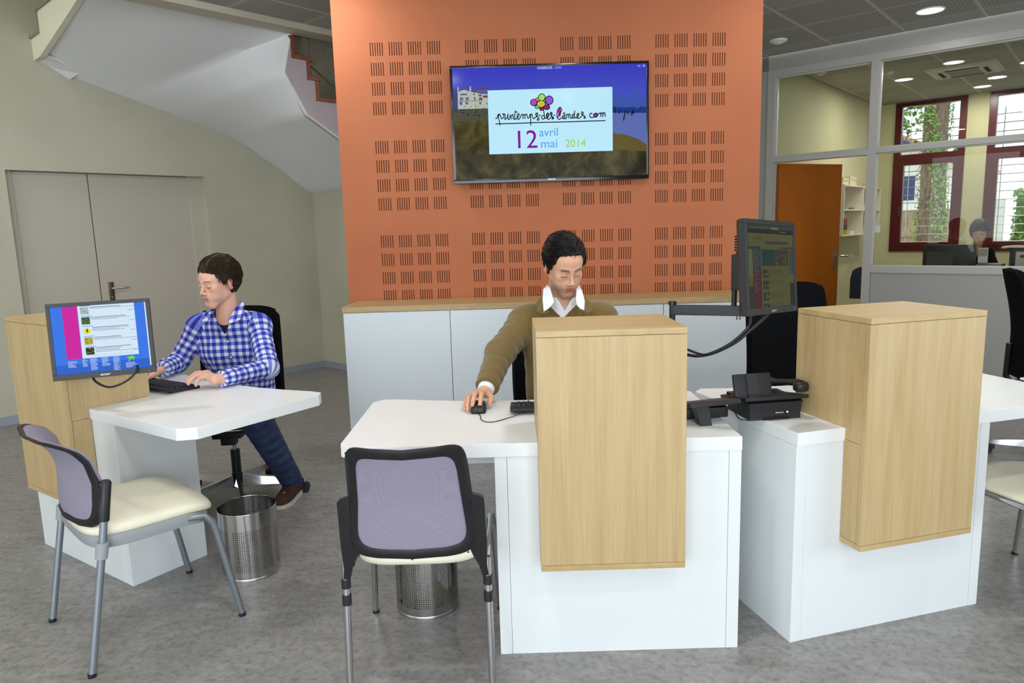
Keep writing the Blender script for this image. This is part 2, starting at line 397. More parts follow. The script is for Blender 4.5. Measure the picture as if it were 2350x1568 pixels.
# open orange door
a = Vector((.061, .06, 0)); dd = Vector((.376, .718, 0)).normalized(); dn = Vector((-dd.y, dd.x, 0))
MD = MSN @ frame(a, dd, dn)
b = MB(MD); b.box(0, .83, -.04, 0, .005, 2.035, .002); dr = struct(b.obj('door_3', DOORO))
b = MB(MD); b.box(.755, .795, -.049, -.041, .93, 1.15, .003); b.obj('handle_plate', STEEL, dr, 40)
b = MB(MD); b.tube([(.775, -.045, 1.08), (.775, -.088, 1.08), (.765, -.095, 1.08), (.87, -.095, 1.08)][:2]+[(.775, -.092, 1.08), (.665, -.095, 1.08)][:0]+[(.785, -.096, 1.08), (.90, -.096, 1.08)], .009, 10); b.obj('door_handle', CHROME, dr, 50)
# office walls
b = MB(MSN); b.box(-.2, -.08, .13, 4.4, 0, 3.07); struct(b.obj('wall_office_left', WOFF))
ws = [(.18, 1.05), (1.30, 2.17), (2.42, 3.29)]
b = MB(MSN); z0w, z1w = .985, 3.06; prev = -.2
for s0, s1 in ws: b.box(prev, s0, 4.26, 4.42, 0, 3.07); b.box(s0, s1, 4.26, 4.42, 0, z0w); prev = s1
b.box(prev, 6, 4.26, 4.42, 0, 3.07); struct(b.obj('wall_office_back', WOFF))
b = MB(MSN); b.box(5.0, 5.1, .13, 4.3, 0, 3.07); struct(b.obj('wall_office_right', WOFF))
for i, (s0, s1) in enumerate(ws):
    b = MB(MSN); y0, y1 = 4.235, 4.33
    b.box(s0, s0+.085, y0, y1, z0w, z1w, .003); b.box(s1-.085, s1, y0, y1, z0w, z1w, .003); b.box(s0+.08, s1-.08, y0, y1, 3.01, z1w, .003); b.box(s0+.08, s1-.08, y0, y1, 2.26, 2.35, .003); b.box(s0+.08, s1-.08, y0, y1, z0w, 1.06, .003)
    w = struct(b.obj('window_%d' % (8+i), REDW))
    b = MB(MSN); a0, a1 = s0+.085, s1-.085; b.box(a0, a0+.055, y0-.012, y1-.02, 1.06, 2.26, .004); b.box(a1-.04, a1, y0-.012, y1-.02, 1.06, 2.26, .004); b.box(a0+.05, a1-.04, y0-.012, y1-.02, 2.2, 2.26, .004); b.box(a0+.05, a1-.04, y0-.012, y1-.02, 1.06, 1.117, .004); b.obj('casement_sash', REDW, w)
    b = MB(MSN); b.tube([(a0+.03, y0-.015, 1.62), (a0+.03, y0-.05, 1.62), (a0+.032, y0-.055, 1.5)], .009, 8); b.obj('window_handle', REDW, w)
    b = MB(MSN); b.box(a0, a1, 4.28, 4.286, 2.35, 3.01); b.box(a0+.05, a1-.04, 4.28, 4.286, 1.117, 2.2); b.obj('pane', GLASS, w)
    b = MB(MSN); y = 4.56
    for k in range(17): b.tube([(s0-.02, y, 1.0+.113*k), (s1+.02, y, 1.0+.113*k)], .006, 6)
    for x in (s0+.14, s1-.12): b.tube([(x, y+.012, .95), (x, y+.012, 2.9)], .006, 6)
    b.obj('security_bars', STEEL, w)
# ================================================================ STAIRCASE
def staircase():
    t = thing('staircase', 'white plastered winding staircase rising above the grey double door to the ceiling', 'staircase', K0)
    MS = frame(Vector((0, 0, 0)), -Pd, -Qd)
    A = [(-.3, 0, 1.905), (0, 0, 1.913), (.4, 0, 2.165), (.829, 0, 2.417), (1.3, 0, 2.567), (1.8, 0, 2.708), (2.229, 0, 2.829), (2.435, 0, 2.912)]
    B = [(-.3, 1.645, 1.895), (.1, 1.645, 1.91), (.769, 1.645, 2.262), (1.045, 1.645, 2.417), (1.214, 1.645, 2.725), (1.125, 1.645, 3.03), (1.8, 1.645, 3.13), (2.435, 1.645, 3.22)]
    def li(P, u):
        n = len(P)-1; x = u*n; i = min(int(x), n-1); f = x-i; return tuple(P[i][k]+(P[i+1][k]-P[i][k])*f for k in range(3))
    def cr(P, u):
        n = len(P)-1; x = u*n; i = min(int(x), n-1); f = x-i
        p = [P[max(i-1, 0)], P[i], P[i+1], P[min(i+2, n)]]
        return tuple(.5*((2*p[1][k])+(-p[0][k]+p[2][k])*f+(2*p[0][k]-5*p[1][k]+4*p[2][k]-p[3][k])*f*f+(-p[0][k]+3*p[1][k]-3*p[2][k]+p[3][k])*f**3) for k in range(3))
    def soff(u, v):
        a = cr(A, u); c = li(B, u); s = v
        p = [a[k]+(c[k]-a[k])*s for k in range(3)]
        p[2] += .03*math.sin(math.pi*v)*math.sin(math.pi*min(max((u-.1)/.7, 0), 1))
        return (-p[0], -p[1], p[2]+.006)
    b = MB(MS); b.sheet(soff, 56, 20, .012); b.obj('soffit', WSOFF, t, 60)
    # outer string facing the hall, with stepped top
    steps = [(-.3, 1.896), (.1, 1.911), (.769, 2.263), (1.045, 2.418), (1.213, 2.726), (1.135, 3.02)]
    topz = [(1.129, 3.02), (1.129, 2.847), (1.0, 2.847), (1.0, 2.70), (.93, 2.70), (.93, 2.544), (.70, 2.544), (.70, 2.38), (.40, 2.38), (.40, 2.2), (.1, 2.2), (.1, 2.05), (-.3, 2.05)]
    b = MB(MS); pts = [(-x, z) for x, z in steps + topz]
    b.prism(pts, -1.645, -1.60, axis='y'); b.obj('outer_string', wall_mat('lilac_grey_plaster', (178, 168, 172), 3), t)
    tw = wood_mat('red_brown_tread_wood', (126, 58, 24), (104, 44, 18), (140, 70, 32), (2, 2, 2))
    nos = [(1.129, 3.02, 2.847, 1.0), (1.0, 2.847, 2.70, .93), (.93, 2.70, 2.544, .70), (.70, 2.544, 2.38, .40)]
    for i, (p, z1, z0, pn) in enumerate(nos):
        b = MB(MS); b.box(-p-.02, -pn+.035, -1.655, -.2, z0-.004, z0+.028, .003); b.obj('tread', tw, t)
        b = MB(MS); b.box(-p-.018, -p+.012, -1.652, -.2, z0+.028, z1-.004); b.obj('riser', tw, t)
    # left end face with steps rising away from the wall
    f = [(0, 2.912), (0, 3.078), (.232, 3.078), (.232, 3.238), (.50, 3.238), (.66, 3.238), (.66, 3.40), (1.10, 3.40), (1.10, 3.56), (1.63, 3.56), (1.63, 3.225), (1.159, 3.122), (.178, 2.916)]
    b = MB(MS); b.prism([(-q, z) for q, z in f], -2.475, -2.435, axis='x'); b.obj('end_string', mat('cream_lit_plaster', (224, 222, 204), .7), t)  # stair plaster with the tone of its lit side put into the colour
    gt = mat('grey_tread_edge', (140, 134, 118), .6)
    for q0, q1, z in [(0, .24, 3.078), (.225, .67, 3.238), (.655, 1.11, 3.40)]:
        b = MB(MS); b.box(-2.49, -1.2, -q1, -q0, z, z+.022); b.obj('tread', gt, t)
    for q, z0, z1 in [(.232, 3.1, 3.238), (.66, 3.26, 3.40)]:
        b = MB(MS); b.box(-2.488, -1.2, -q-.006, -q+.006, z0, z1); b.obj('riser', gt, t)
    # small wedge where the soffit meets the wall
    b = MB(MS); b._add([(-2.43, -.0, 2.915), (-2.43, -.19, 2.93), (-2.18, -.10, 2.84), (-2.23, -.0, 2.80), (-2.16, -.16, 2.885)], [(0, 1, 2, 3), (2, 4, 3), (1, 4, 2)]); b.obj('corner_wedge', WSOFF, t)
    # mesh guard and posts of the railing
    def meshm():
        M = mat('perforated_metal_mesh', (120, 116, 110), .5, .4); n, l, b_ = nt(M)
        mp = texco(M, (1, 1, 1)); v = n.new('ShaderNodeTexChecker'); v.inputs['Scale'].default_value = 90; l.new(mp.outputs[0], v.inputs[0])
        a = math_(M, 'MULTIPLY', v.outputs[1], .55); a2 = math_(M, 'ADD', a, .35); l.new(a2, b_.inputs['Alpha']); return M
    b = MB(MS); y = -1.56
    b._add([(-1.08, y, 3.02), (-1.08, y, 2.95), (-.60, y, 2.66), (.1, y, 2.24), (.1, y, 3.0), (-.4, y, 3.0), (-.8, y, 3.3), (-1.08, y, 3.5)], [(0, 1, 2, 3, 4, 5, 6, 7)])
    b.obj('railing_mesh', meshm(), t)
    for p, z in ((.93, 2.7), (.35, 2.4)):
        b = MB(MS); b.tube([(-p, y+.012, z), (-p, y+.012, z+.9)], .011, 8); b.obj('railing_post', GALU, t)
    b = MB(MS); b.tube([(-1.08, y, 2.93), (-.60, y, 2.62), (.1, y, 2.2)], .008, 6); b.obj('railing_bottom_rail', GALU, t)
staircase()

# ================================================================ CABINET RUN UNDER THE ORANGE WALL
def low_cabinet():
    t = thing('low_cabinet', 'long white low storage cabinet with light oak top below the orange wall', 'cabinet', (-1.024, 4.276, 0))
    w = 2.62; d = .40
    b = MB(); b.box(0, w, .02, d, .0, .983); b.obj('carcass', CABW, t)
    b = MB(); b.box(-.004, w+.02, -.006, d, .984, 1.018, .0015); b.obj('top', OAKD, t)
    x = 0
    for i in range(4):
        x1 = x+.651; b = MB(); b.box(x+.0015, x1-.0025, 0, .019, .06, .9815, .0012); b.obj('door', CABW, t); x = x1
    b = MB(); b.box(.01, w-.01, .03, .05, 0, .06); b.obj('plinth', GREYPL, t)
low_cabinet()

# ================================================================ TELEVISION
STROKES = [[[-0.3467,0.0381],[-0.3394,0.0371],[-0.3334,0.0441],[-0.3295,0.0629]],[[-0.3295,0.0629],[-0.3248,0.0312],[-0.3178,-0.007]],[[-0.3259,0.0502],[-0.3205,0.0642],[-0.3143,0.0514],[-0.3083,0.0355],[-0.3001,0.0368],[-0.2931,0.0508],[-0.2959,0.0636],[-0.3042,0.0622]],[[-0.296,0.062],[-0.2846,0.0601],[-0.287,0.0333],[-0.2838,0.0308],[-0.272,0.0424],[-0.2648,0.0643]],[[-0.2664,0.0643],[-0.268,0.0407],[-0.2626,0.0271],[-0.2566,0.0356],[-0.2519,0.0568]],[[-0.2519,0.0568],[-0.2453,0.029]],[[-0.2448,0.0479],[-0.2387,0.0588],[-0.2341,0.0476],[-0.2345,0.035],[-0.2297,0.0293],[-0.2248,0.0316],[-0.2251,0.049],[-0.2197,0.0835]],[[-0.2187,0.0725],[-0.2048,0.0721]],[[-0.2259,0.0474],[-0.2239,0.0315],[-0.2149,0.0305],[-0.2065,0.039],[-0.1971,0.0529],[-0.1977,0.0616],[-0.2051,0.0595],[-0.2096,0.047],[-0.2059,0.0326],[-0.1986,0.0277],[-0.1901,0.0385],[-0.1814,0.0572]],[[-0.1814,0.0572],[-0.1749,0.0555],[-0.1715,0.0293]],[[-0.1709,0.0506],[-0.1658,0.0568],[-0.1603,0.0503],[-0.16,0.029]],[[-0.1595,0.0503],[-0.1535,0.0573],[-0.1471,0.0547],[-0.145,0.0389],[-0.1394,0.034],[-0.1318,0.0401],[-0.1273,0.0589]],[[-0.1273,0.0589],[-0.1241,0.0225],[-0.1258,-0.0124]],[[-0.1234,0.0493],[-0.1174,0.0586],[-0.1129,0.0443],[-0.1083,0.0315],[-0.1017,0.0305],[-0.085,0.0427]],[[-0.085,0.0427],[-0.0929,0.0548],[-0.0862,0.0633],[-0.0781,0.0575],[-0.0842,0.0435],[-0.0738,0.0337],[-0.0723,0.0242],[-0.079,0.018],[-0.083,0.0237],[-0.0771,0.0299]],[[-0.0735,0.0448],[-0.0652,0.0485],[-0.0603,0.0468]],[[-0.0423,0.0834],[-0.0374,0.0469],[-0.0328,0.0294]],[[-0.0374,0.0438],[-0.0489,0.0457],[-0.0556,0.0364],[-0.0493,0.0259],[-0.0395,0.0264],[-0.036,0.0358]],[[-0.0344,0.0311],[-0.023,0.0292],[-0.0129,0.0384],[-0.0085,0.0541],[-0.0166,0.0606],[-0.0241,0.0513],[-0.0229,0.0339],[-0.0116,0.0225],[-0.0017,0.0286],[0.0085,0.0425]],[[0.0085,0.0425],[-0.0003,0.0554],[0.0049,0.0655],[0.012,0.0566],[0.0085,0.0425],[0.0182,0.0343],[0.0213,0.0279],[0.013,0.0234],[0.0099,0.0298],[0.0149,0.0344]],[[-0.3471,0.0036],[-0.219,0.0037],[-0.104,0.0048],[0.0192,0.0045],[0.1395,0.0041],[0.2546,0.0049],[0.3483,0.0046]],[[0.0195,0.0462],[0.0302,0.0475]],[[0.0463,0.032],[0.0582,0.0522],[0.0718,0.0771],[0.0639,0.0931],[0.0523,0.0855],[0.0437,0.0652],[0.0416,0.0416],[0.0479,0.0256],[0.0576,0.0214],[0.0726,0.0313]],[[0.0796,0.054],[0.0879,0.0601],[0.0918,0.0481],[0.0906,0.0292],[0.0971,0.0219],[0.1022,0.032],[0.1025,0.051]],[[0.0909,0.0434],[0.0819,0.0437],[0.0759,0.0328],[0.0815,0.0223],[0.0906,0.0292]],[[0.1024,0.0478],[0.1091,0.0508],[0.1138,0.0428],[0.1135,0.0246]],[[0.1138,0.0428],[0.1206,0.0521],[0.1261,0.0424],[0.1259,0.0298],[0.1316,0.0241],[0.1382,0.0294]],[[0.1501,0.0497],[0.141,0.0483],[0.1376,0.0374],[0.1447,0.0253],[0.1531,0.0338]],[[0.1553,0.0716],[0.1525,0.0465],[0.1547,0.029],[0.1628,0.0264],[0.1745,0.0348],[0.1812,0.0488],[0.1747,0.0537],[0.1689,0.046],[0.1678,0.0302],[0.1759,0.0229],[0.1891,0.028],[0.2049,0.0434]],[[0.2049,0.0434],[0.1961,0.0532],[0.2011,0.0625],[0.2092,0.0544],[0.2049,0.0434],[0.2171,0.0352],[0.2211,0.0272],[0.2161,0.0218],[0.2121,0.0266],[0.2171,0.032]],[[0.2343,0.0276],[0.2359,0.026]],[[0.2665,0.0465],[0.2568,0.0523],[0.2485,0.0438],[0.2516,0.0295],[0.2614,0.0253],[0.2778,0.0296]],[[0.2978,0.0488],[0.2863,0.0515],[0.2747,0.0447],[0.2762,0.032],[0.2877,0.0277],[0.2993,0.0361],[0.2977,0.0472]],[[0.2993,0.0408],[0.3142,0.0531],[0.3182,0.045],[0.3197,0.0268]],[[0.3191,0.045],[0.3274,0.0535],[0.3313,0.0415],[0.332,0.0265]],[[0.3322,0.0447],[0.3405,0.0547],[0.3453,0.0459],[0.3452,0.0348],[0.3501,0.0307]],[[-0.2627,0.0787],[-0.2614,0.0774]]]
FILLS = [((-0.2012, 0.0515), 0.0051, 0.011, 'g'), ((-0.0856, 0.0546), 0.0068, 0.0085, 'o'), ((-0.0781, 0.0236), 0.0042, 0.0042, 'o'), ((-0.0169, 0.0464), 0.0076, 0.0153, 'br'), ((0.0047, 0.0568), 0.0054, 0.0085, 'b'), ((0.0148, 0.0289), 0.0042, 0.0051, 'b'), ((0.0585, 0.0648), 0.0119, 0.0323, 'm'), ((0.0825, 0.0326), 0.0065, 0.0102, 'g2'), ((0.1449, 0.0372), 0.0065, 0.0119, 'lb'), ((0.1746, 0.0427), 0.0051, 0.0119, 'or'), ((0.2018, 0.0546), 0.0059, 0.0068, 'y'), ((0.2167, 0.027), 0.0042, 0.0042, 'y'), ((0.287, 0.0396), 0.0127, 0.0127, 'm'), ((-0.045, 0.0361), 0.0076, 0.0085, 'w'), ((-0.0513, 0.1568), 0.0212, 0.0212, 'lime'), ((-0.0051, 0.1382), 0.0246, 0.0263, 'pu'), ((-0.1026, 0.1275), 0.0204, 0.0195, 'mg'), ((-0.0785, 0.1442), 0.0127, 0.0102, 'sal'), ((-0.0829, 0.0995), 0.0127, 0.0093, 'gr'), ((-0.0544, 0.0892), 0.0119, 0.0119, 'red'), ((-0.0215, 0.0962), 0.0195, 0.0144, 'pl'), ((-0.0563, 0.1176), 0.028, 0.0212, 'yel')]
def pix(name, col, s=1.0, rough=.12):
    M = mat(name, (4, 4, 4), rough, spec=.05, emit=col, es=s); return M
def television():
    t = thing('television', 'large wall-mounted flat television with festival dates on the orange wall', 'television', (.2834, 4.622, 2.114), .0055)
    w, h = 1.246, .7186
    b = MB(); x0, x1, z0, z1 = -w/2, w/2, -h/2, h/2; bw = .015; bb = .024
    b.box(x0, x1, 0, .045, z0, z1, .004); b.obj('housing', BLACKG, t, 40)
    for n_, q in (('bezel', (x0, x1, z1-bw, z1)), ('bezel', (x0, x1, z0, z0+bb)), ('bezel', (x0, x0+bw, z0+bb, z1-bw)), ('bezel', (x1-bw, x1, z0+bb, z1-bw))):
        b = MB(); b.box(q[0], q[1], -.006, .004, q[2], q[3], .002); b.obj(n_, BLACKG, t, 40)
    b = MB(); b.box(-.3, .3, .045, .056, -.2, .2); b.obj('wall_bracket', BLACK, t)
    sx0, sx1, sz0, sz1 = -.608, .610, -.335, .3445
    # picture on the screen
    M = mat('screen_picture_backdrop', (3, 3, 3), .1, spec=.05); n, l, bs = nt(M)
    mp = texco(M); sp = n.new('ShaderNodeSeparateXYZ'); l.new(mp.outputs[0], sp.inputs[0])
    nz = noise(M, mp, 9, 6, .65, .6); gn = noise(M, mp, 160, 2)
    zz = n.new('ShaderNodeMapRange'); zz.inputs[1].default_value = -.34; zz.inputs[2].default_value = .345; l.new(sp.outputs[2], zz.inputs[0])
    sea = ramp(M, zz.outputs[0], [(0, (36, 34, 22)), (.40, (60, 56, 22)), (.52, (80, 82, 50)), (.62, (90, 96, 120)), (.64, (76, 92, 205)), (1, (64, 64, 200))])
    nz2 = ramp(M, nz.outputs[0], [(.35, (26, 26, 18)), (.5, (74, 66, 30)), (.68, (120, 108, 66))]); sand = mixc(M, .6, sea.outputs[0], nz2.outputs[0])
    c = mixc(M, math_(M, 'GREATER_THAN', sp.outputs[2], .095), sand, sea.outputs[0])
    l.new(c, bs.inputs['Emission Color']); bs.inputs['Emission Strength'].default_value = .85
    b = MB(); b.box(sx0, sx1, -.0012, .001, sz0, sz1); scr = b.obj('screen', M, t)
    L = {k: pix('screen_'+k, c, s) for k, c, s in [('panel', (186, 232, 250), 1.0), ('ink', (8, 30, 38), .6), ('purple', (140, 10, 168), .8), ('blue', (78, 166, 240), .9), ('lime', (172, 214, 52), .9), ('white', (235, 240, 250), .9),
         ('cream', (206, 218, 200), .7), ('redr', (128, 72, 84), .7), ('bwin', (98, 116, 176), .7), ('seab', (30, 66, 150), .7), ('surf', (100, 118, 190), .8), ('sand', (112, 98, 44), .7), ('dark', (34, 36, 52), .5), ('beachm', (92, 92, 70), .7), ('haze', (70, 96, 190), .75), ('hazeb', (80, 76, 150), .7), ('greenb', (110, 190, 40), .8)]}
    FC = {'g': (190, 235, 40), 'g2': (110, 215, 40), 'o': (214, 172, 70), 'br': (120, 100, 70), 'b': (60, 130, 240), 'm': (190, 20, 160), 'lb': (120, 180, 250), 'or': (200, 150, 50), 'y': (216, 240, 60), 'w': (220, 236, 240), 'lime': (172, 232, 100), 'pu': (158, 86, 224), 'mg': (190, 74, 200), 'sal': (214, 130, 120), 'gr': (104, 214, 104), 'red': (160, 26, 44), 'pl': (146, 34, 110), 'yel': (204, 202, 66)}
    def P(name, m, y, polys):
        b = MB()
        for pl in polys:
            b._add([(x, -.0016-y*.0005, z) for x, z in pl], [tuple(range(len(pl)))])
        return b.obj(name, m, scr)
    R = lambda x0, z0, x1, z1: [(x0, z0), (x1, z0), (x1, z1), (x0, z1)]
    E = lambda cx, cz, rx, rz, n=20: [(cx+rx*math.cos(2*math.pi*i/n), cz+rz*math.sin(2*math.pi*i/n)) for i in range(n)]
    P('picture_haze', L['hazeb'], 0, [R(sx0, .10, -.578, .222)])
    P('picture_sea', L['seab'], 0, [[(.392, .0845), (sx1, .0815), (sx1, .045), (.392, .052)]])
    P('picture_surf', L['surf'], 0, [[(.392, .052), (sx1, .045), (sx1, -.15), (.556, -.113), (.397, -.073), (.392, -.07)]])
    P('picture_shore', L['sand'], 1, [[(.390, -.073), (.47, -.083), (.556, -.113), (sx1, -.15), (sx1, -.19), (.390, -.17)]])
    P('picture_trees', L['haze'], 1, [E(.43, .125, .035, .04), E(.49, .115, .04, .035), E(.53, .175, .023, .024), E(.55, .12, .03, .045), E(.595, .12, .018, .04), R(.392, .085, .609, .12)])
    P('picture_bathers', L['dark'], 2, [E(x, z, .004, .013, 8) for x, z in ((.41, .06), (.436, .055), (.468, .03), (.472, .05), (.49, .05), (.52, .055), (.526, .05), (.405, .08), (.515, .04), (.464, .012))])
    P('picture_buildings', L['cream'], 1, [[(-.578, .235), (-.572, .235), (-.570, .212), (-.535, .222), (-.503, .205), (-.502, .235), (-.494, .235), (-.492, .205), (-.392, .185), (-.392, .10), (-.58, .10)]])
    P('picture_roofs', L['redr'], 2, [[(-.494, .212), (-.494, .203), (-.42, .187), (-.415, .195)], [(-.573, .212), (-.535, .224), (-.503, .210), (-.503, .205), (-.535, .217), (-.573, .206)], R(-.42, .165, -.391, .178), [(-.47, .213), (-.455, .222), (-.391, .224), (-.391, .212)], R(-.48, .183, -.472, .194), R(-.476, .152, -.468, .17), R(-.445, .152, -.425, .166), R(-.575, .146, -.42, .149), R(-.40, .125, -.394, .135), R(-.47, .105, -.467, .13)])
    P('picture_windows', L['bwin'], 2, [R(-.562, .183, -.52, .193), R(-.565, .153, -.545, .17), R(-.53, .153, -.51, .17), R(-.448, .173, -.428, .186), E(-.56, .135, .009, .011), E(-.523, .135, .009, .009), R(-.445, .125, -.432, .14), R(-.54, .112, -.533, .118), R(-.50, .112, -.493, .118), R(-.455, .112, -.448, .118), R(-.46, .198, -.391, .212)])
    rr = random.Random(3); crowd = []; crowdw = []
    for i in range(46):
        x = rr.uniform(-.60, -.395); z = rr.uniform(.055, .10); (crowd if rr.random() < .7 else crowdw).append(E(x, z, rr.uniform(.002, .007), rr.uniform(.0015, .004), 6))
    P('picture_beach', L['beachm'], 0, [R(sx0, .028, -.392, .10)])
    P('picture_crowd', L['dark'], 2, crowd); P('picture_parasols', L['seab'], 2, crowdw)
    P('picture_panel', L['panel'], 2, [[(-.392, -.1816), (.3933, -.181), (.393, .2086), (-.390, .2079)]])
    # handwriting strokes and coloured fills
    def smooth(p, k=6):
        if len(p) < 3: return p
        q = []; n = len(p)
        for i in range(n-1):
            a, b_, c, d = p[max(i-1, 0)], p[i], p[i+1], p[min(i+2, n-1)]
            for s in range(k):
                f = s/k; q.append(tuple(.5*((2*b_[j])+(-a[j]+c[j])*f+(2*a[j]-5*b_[j]+4*c[j]-d[j])*f*f+(-a[j]+3*b_[j]-3*c[j]+d[j])*f**3) for j in (0, 1)))
        return q+[p[-1]]
    b = MB()
    for s in STROKES: b.tube([(x, -.0040, z) for x, z in smooth(s)], .0033, 6)
    b.obj('script_writing', L['ink'], scr)
    outs = []; ins = {}
    for (c, rx, rz, k) in FILLS:
        if rx > .0105 and k not in ('m',): outs.append(E(c[0], c[1], rx+.0025, rz+.0025))
        ins.setdefault(k, []).append(E(c[0], c[1], rx*.88, rz*.88))
    P('flower_outline', L['ink'], 3, outs)
    for k, v in ins.items(): P('flower_petal' if k in ('lime', 'pu', 'mg', 'sal', 'gr', 'red', 'pl', 'yel') else 'letter_fill', pix('fill_'+k, FC[k], .9), 7 if k == 'yel' else (6 if k == 'lime' else 4), v)
    P('flower_outline', L['ink'], 6.5, [E(-.0402-.001, .128, .028, .021)]) if False else None
    tp = lambda x, z: TX(x, -.0045, z)
    text('12', .158, L['purple'], scr, tp(-.160, -.1497), 'screen_text', ext=.0002, font_scale=(1.02, 1))
    text('avril', .074, L['blue'], scr, tp(-.0115, -.0805), 'screen_text', ext=.0002, font_scale=(.98, 1))
    text('mai', .074, L['blue'], scr, tp(-.0107, -.150), 'screen_text', ext=.0002, font_scale=(1.06, 1))
    text('2014', .066, L['lime'], scr, tp(.157, -.1505), 'screen_text', ext=.0002, font_scale=(1.0, 1))
    text('HOSSEGOR - 11:11', .0215, L['white'], scr, tp(0, .3262), 'screen_text', ext=.0001, font_scale=(.86, 1))
    b = MB(); b.tube([(.5914+.0065*math.cos(a), -.0035, .3300+.0065*math.sin(a)) for a in [2.2+i*.4 for i in range(14)]], .0009, 5); b.tube([(.5914, -.0035, .3300), (.5914, -.0035, .338)], .0009, 5)
    b.tube([(.563, -.0035, .336), (.567, -.0035, .336), (.567, -.0035, .323), (.563, -.0035, .323)], .0009, 5); b.tube([(.552, -.0035, .3295), (.560, -.0035, .3295)], .0012, 5); b.tube([(.557, -.0035, .333), (.552, -.0035, .3295), (.557, -.0035, .326)], .0009, 5)
    b.tube([(.0055+.006*math.cos(a), -.0035, -.006+.006*math.sin(a)) for a in [i*.5 for i in range(13)]], .0006, 5)
    b.obj('screen_icons', L['white'], scr)
    text('SAMSUNG', .0135, mat('logo_silver', (200, 200, 205), .3, .6, emit=(120, 120, 125), es=.3), t, TX(0, -.0068, -.3505), 'brand_lettering', ext=.0003, font_scale=(.8, .85))
television()

# ================================================================ RECEPTION DESKS
def desk(label, loc, rz, mirror, u0, chamfL=True):
    t = thing('reception_desk', label, 'desk', loc, rz, 'reception desks with oak towers'); s = -1 if mirror else 1
    def bx(b, a, c, *r, **k): b.box(min(s*a, s*c), max(s*a, s*c), *r, **k)
    top = [(0, -.004), (1.285, -.004), (1.338, .05), (1.338, .63), (1.30, .675), (1.24, .672), (1.1, .635), (.95, .607), (.80, .594), (.62, .594), (.45, .605), (.30, .63), (.15, .665), (.05, .70), (0, .66)]
    b = MB(); p = [(s*u, v) for u, v in top]; b.prism(p, .711, .757, .0012); b.obj('desktop', WHITE, t)
    b = MB(); bx(b, 0, .0405, 0, .345, 0, .7105, bev=.0008); b.obj('side_panel', WHITE2, t)
    b = MB(); bx(b, .7795, .82, 0, .345, 0, .7105, bev=.0008); b.obj('side_panel', WHITE2, t)
    b = MB(); bx(b, .0415, .7785, .001, .02, 0, .7105, bev=.0006); b.obj('front_panel', WHITE2, t)
    b = MB(); bx(b, .0415, .7785, .325, .343, 0, .7105); b.obj('back_panel', WHITE2, t)
    w = .468; a0, a1 = u0, u0+w; g = .0012
    b = MB(); bx(b, a0, a1, -.096, -.077, .370, 1.119, bev=.0006); tw = b.obj('oak_tower', OAK, t)
    b = MB(); bx(b, a0, a1, -.097, .26, 1.1205, 1.1395, bev=.0008); b.obj('tower_top', OAKH, tw)
    b = MB(); bx(b, a0, a1, -.097, -.0015, .350, .3688, bev=.0008); b.obj('tower_base_board', OAKH, tw)
    for c0, c1 in ((a0, a0+.019), (a1-.019, a1)):
        b = MB(); bx(b, c0, c1, -.0755, .26, .7578, 1.119, bev=.0006); bx(b, c0, c1, -.0755, -.0015, .7178, .7578); b.obj('tower_side_panel', OAK, tw)
        b = MB(); bx(b, c0, c1, -.0755, -.0015, .3705, .7162, bev=.0006); b.obj('tower_side_panel', OAK, tw)
    b = MB(); bx(b, a0+.02, a1-.02, .242, .26, .758, 1.119); b.obj('tower_back_panel', OAK, tw)
    b = MB(); bx(b, a0+.02, a1-.02, -.076, -.06, .372, 1.118); b.obj('tower_core', DARKGAP, tw)
    return t
AR, AL = math.radians(15.2), math.radians(-34.4)
deskC = desk('middle white reception desk with oak tower, in front of the olive sweater man', (.75, 2.25, 0), 0, True, .208)
deskR = desk('white reception desk at right with a light oak tower, carrying the black telephone', (.939, 2.268, 0), AR, False, .187)
deskL = desk('left white reception desk with oak tower, where the checked shirt man sits', (-2.318, 3.277, 0), AL, False, .165)
def ML(u, v, z=0, D=None):
    o, a = D; return Vector((o[0]+u*math.cos(a)-v*math.sin(a), o[1]+u*math.sin(a)+v*math.cos(a), z))
DR = ((.939, 2.268), AR); DL = ((-2.318, 3.277), AL)

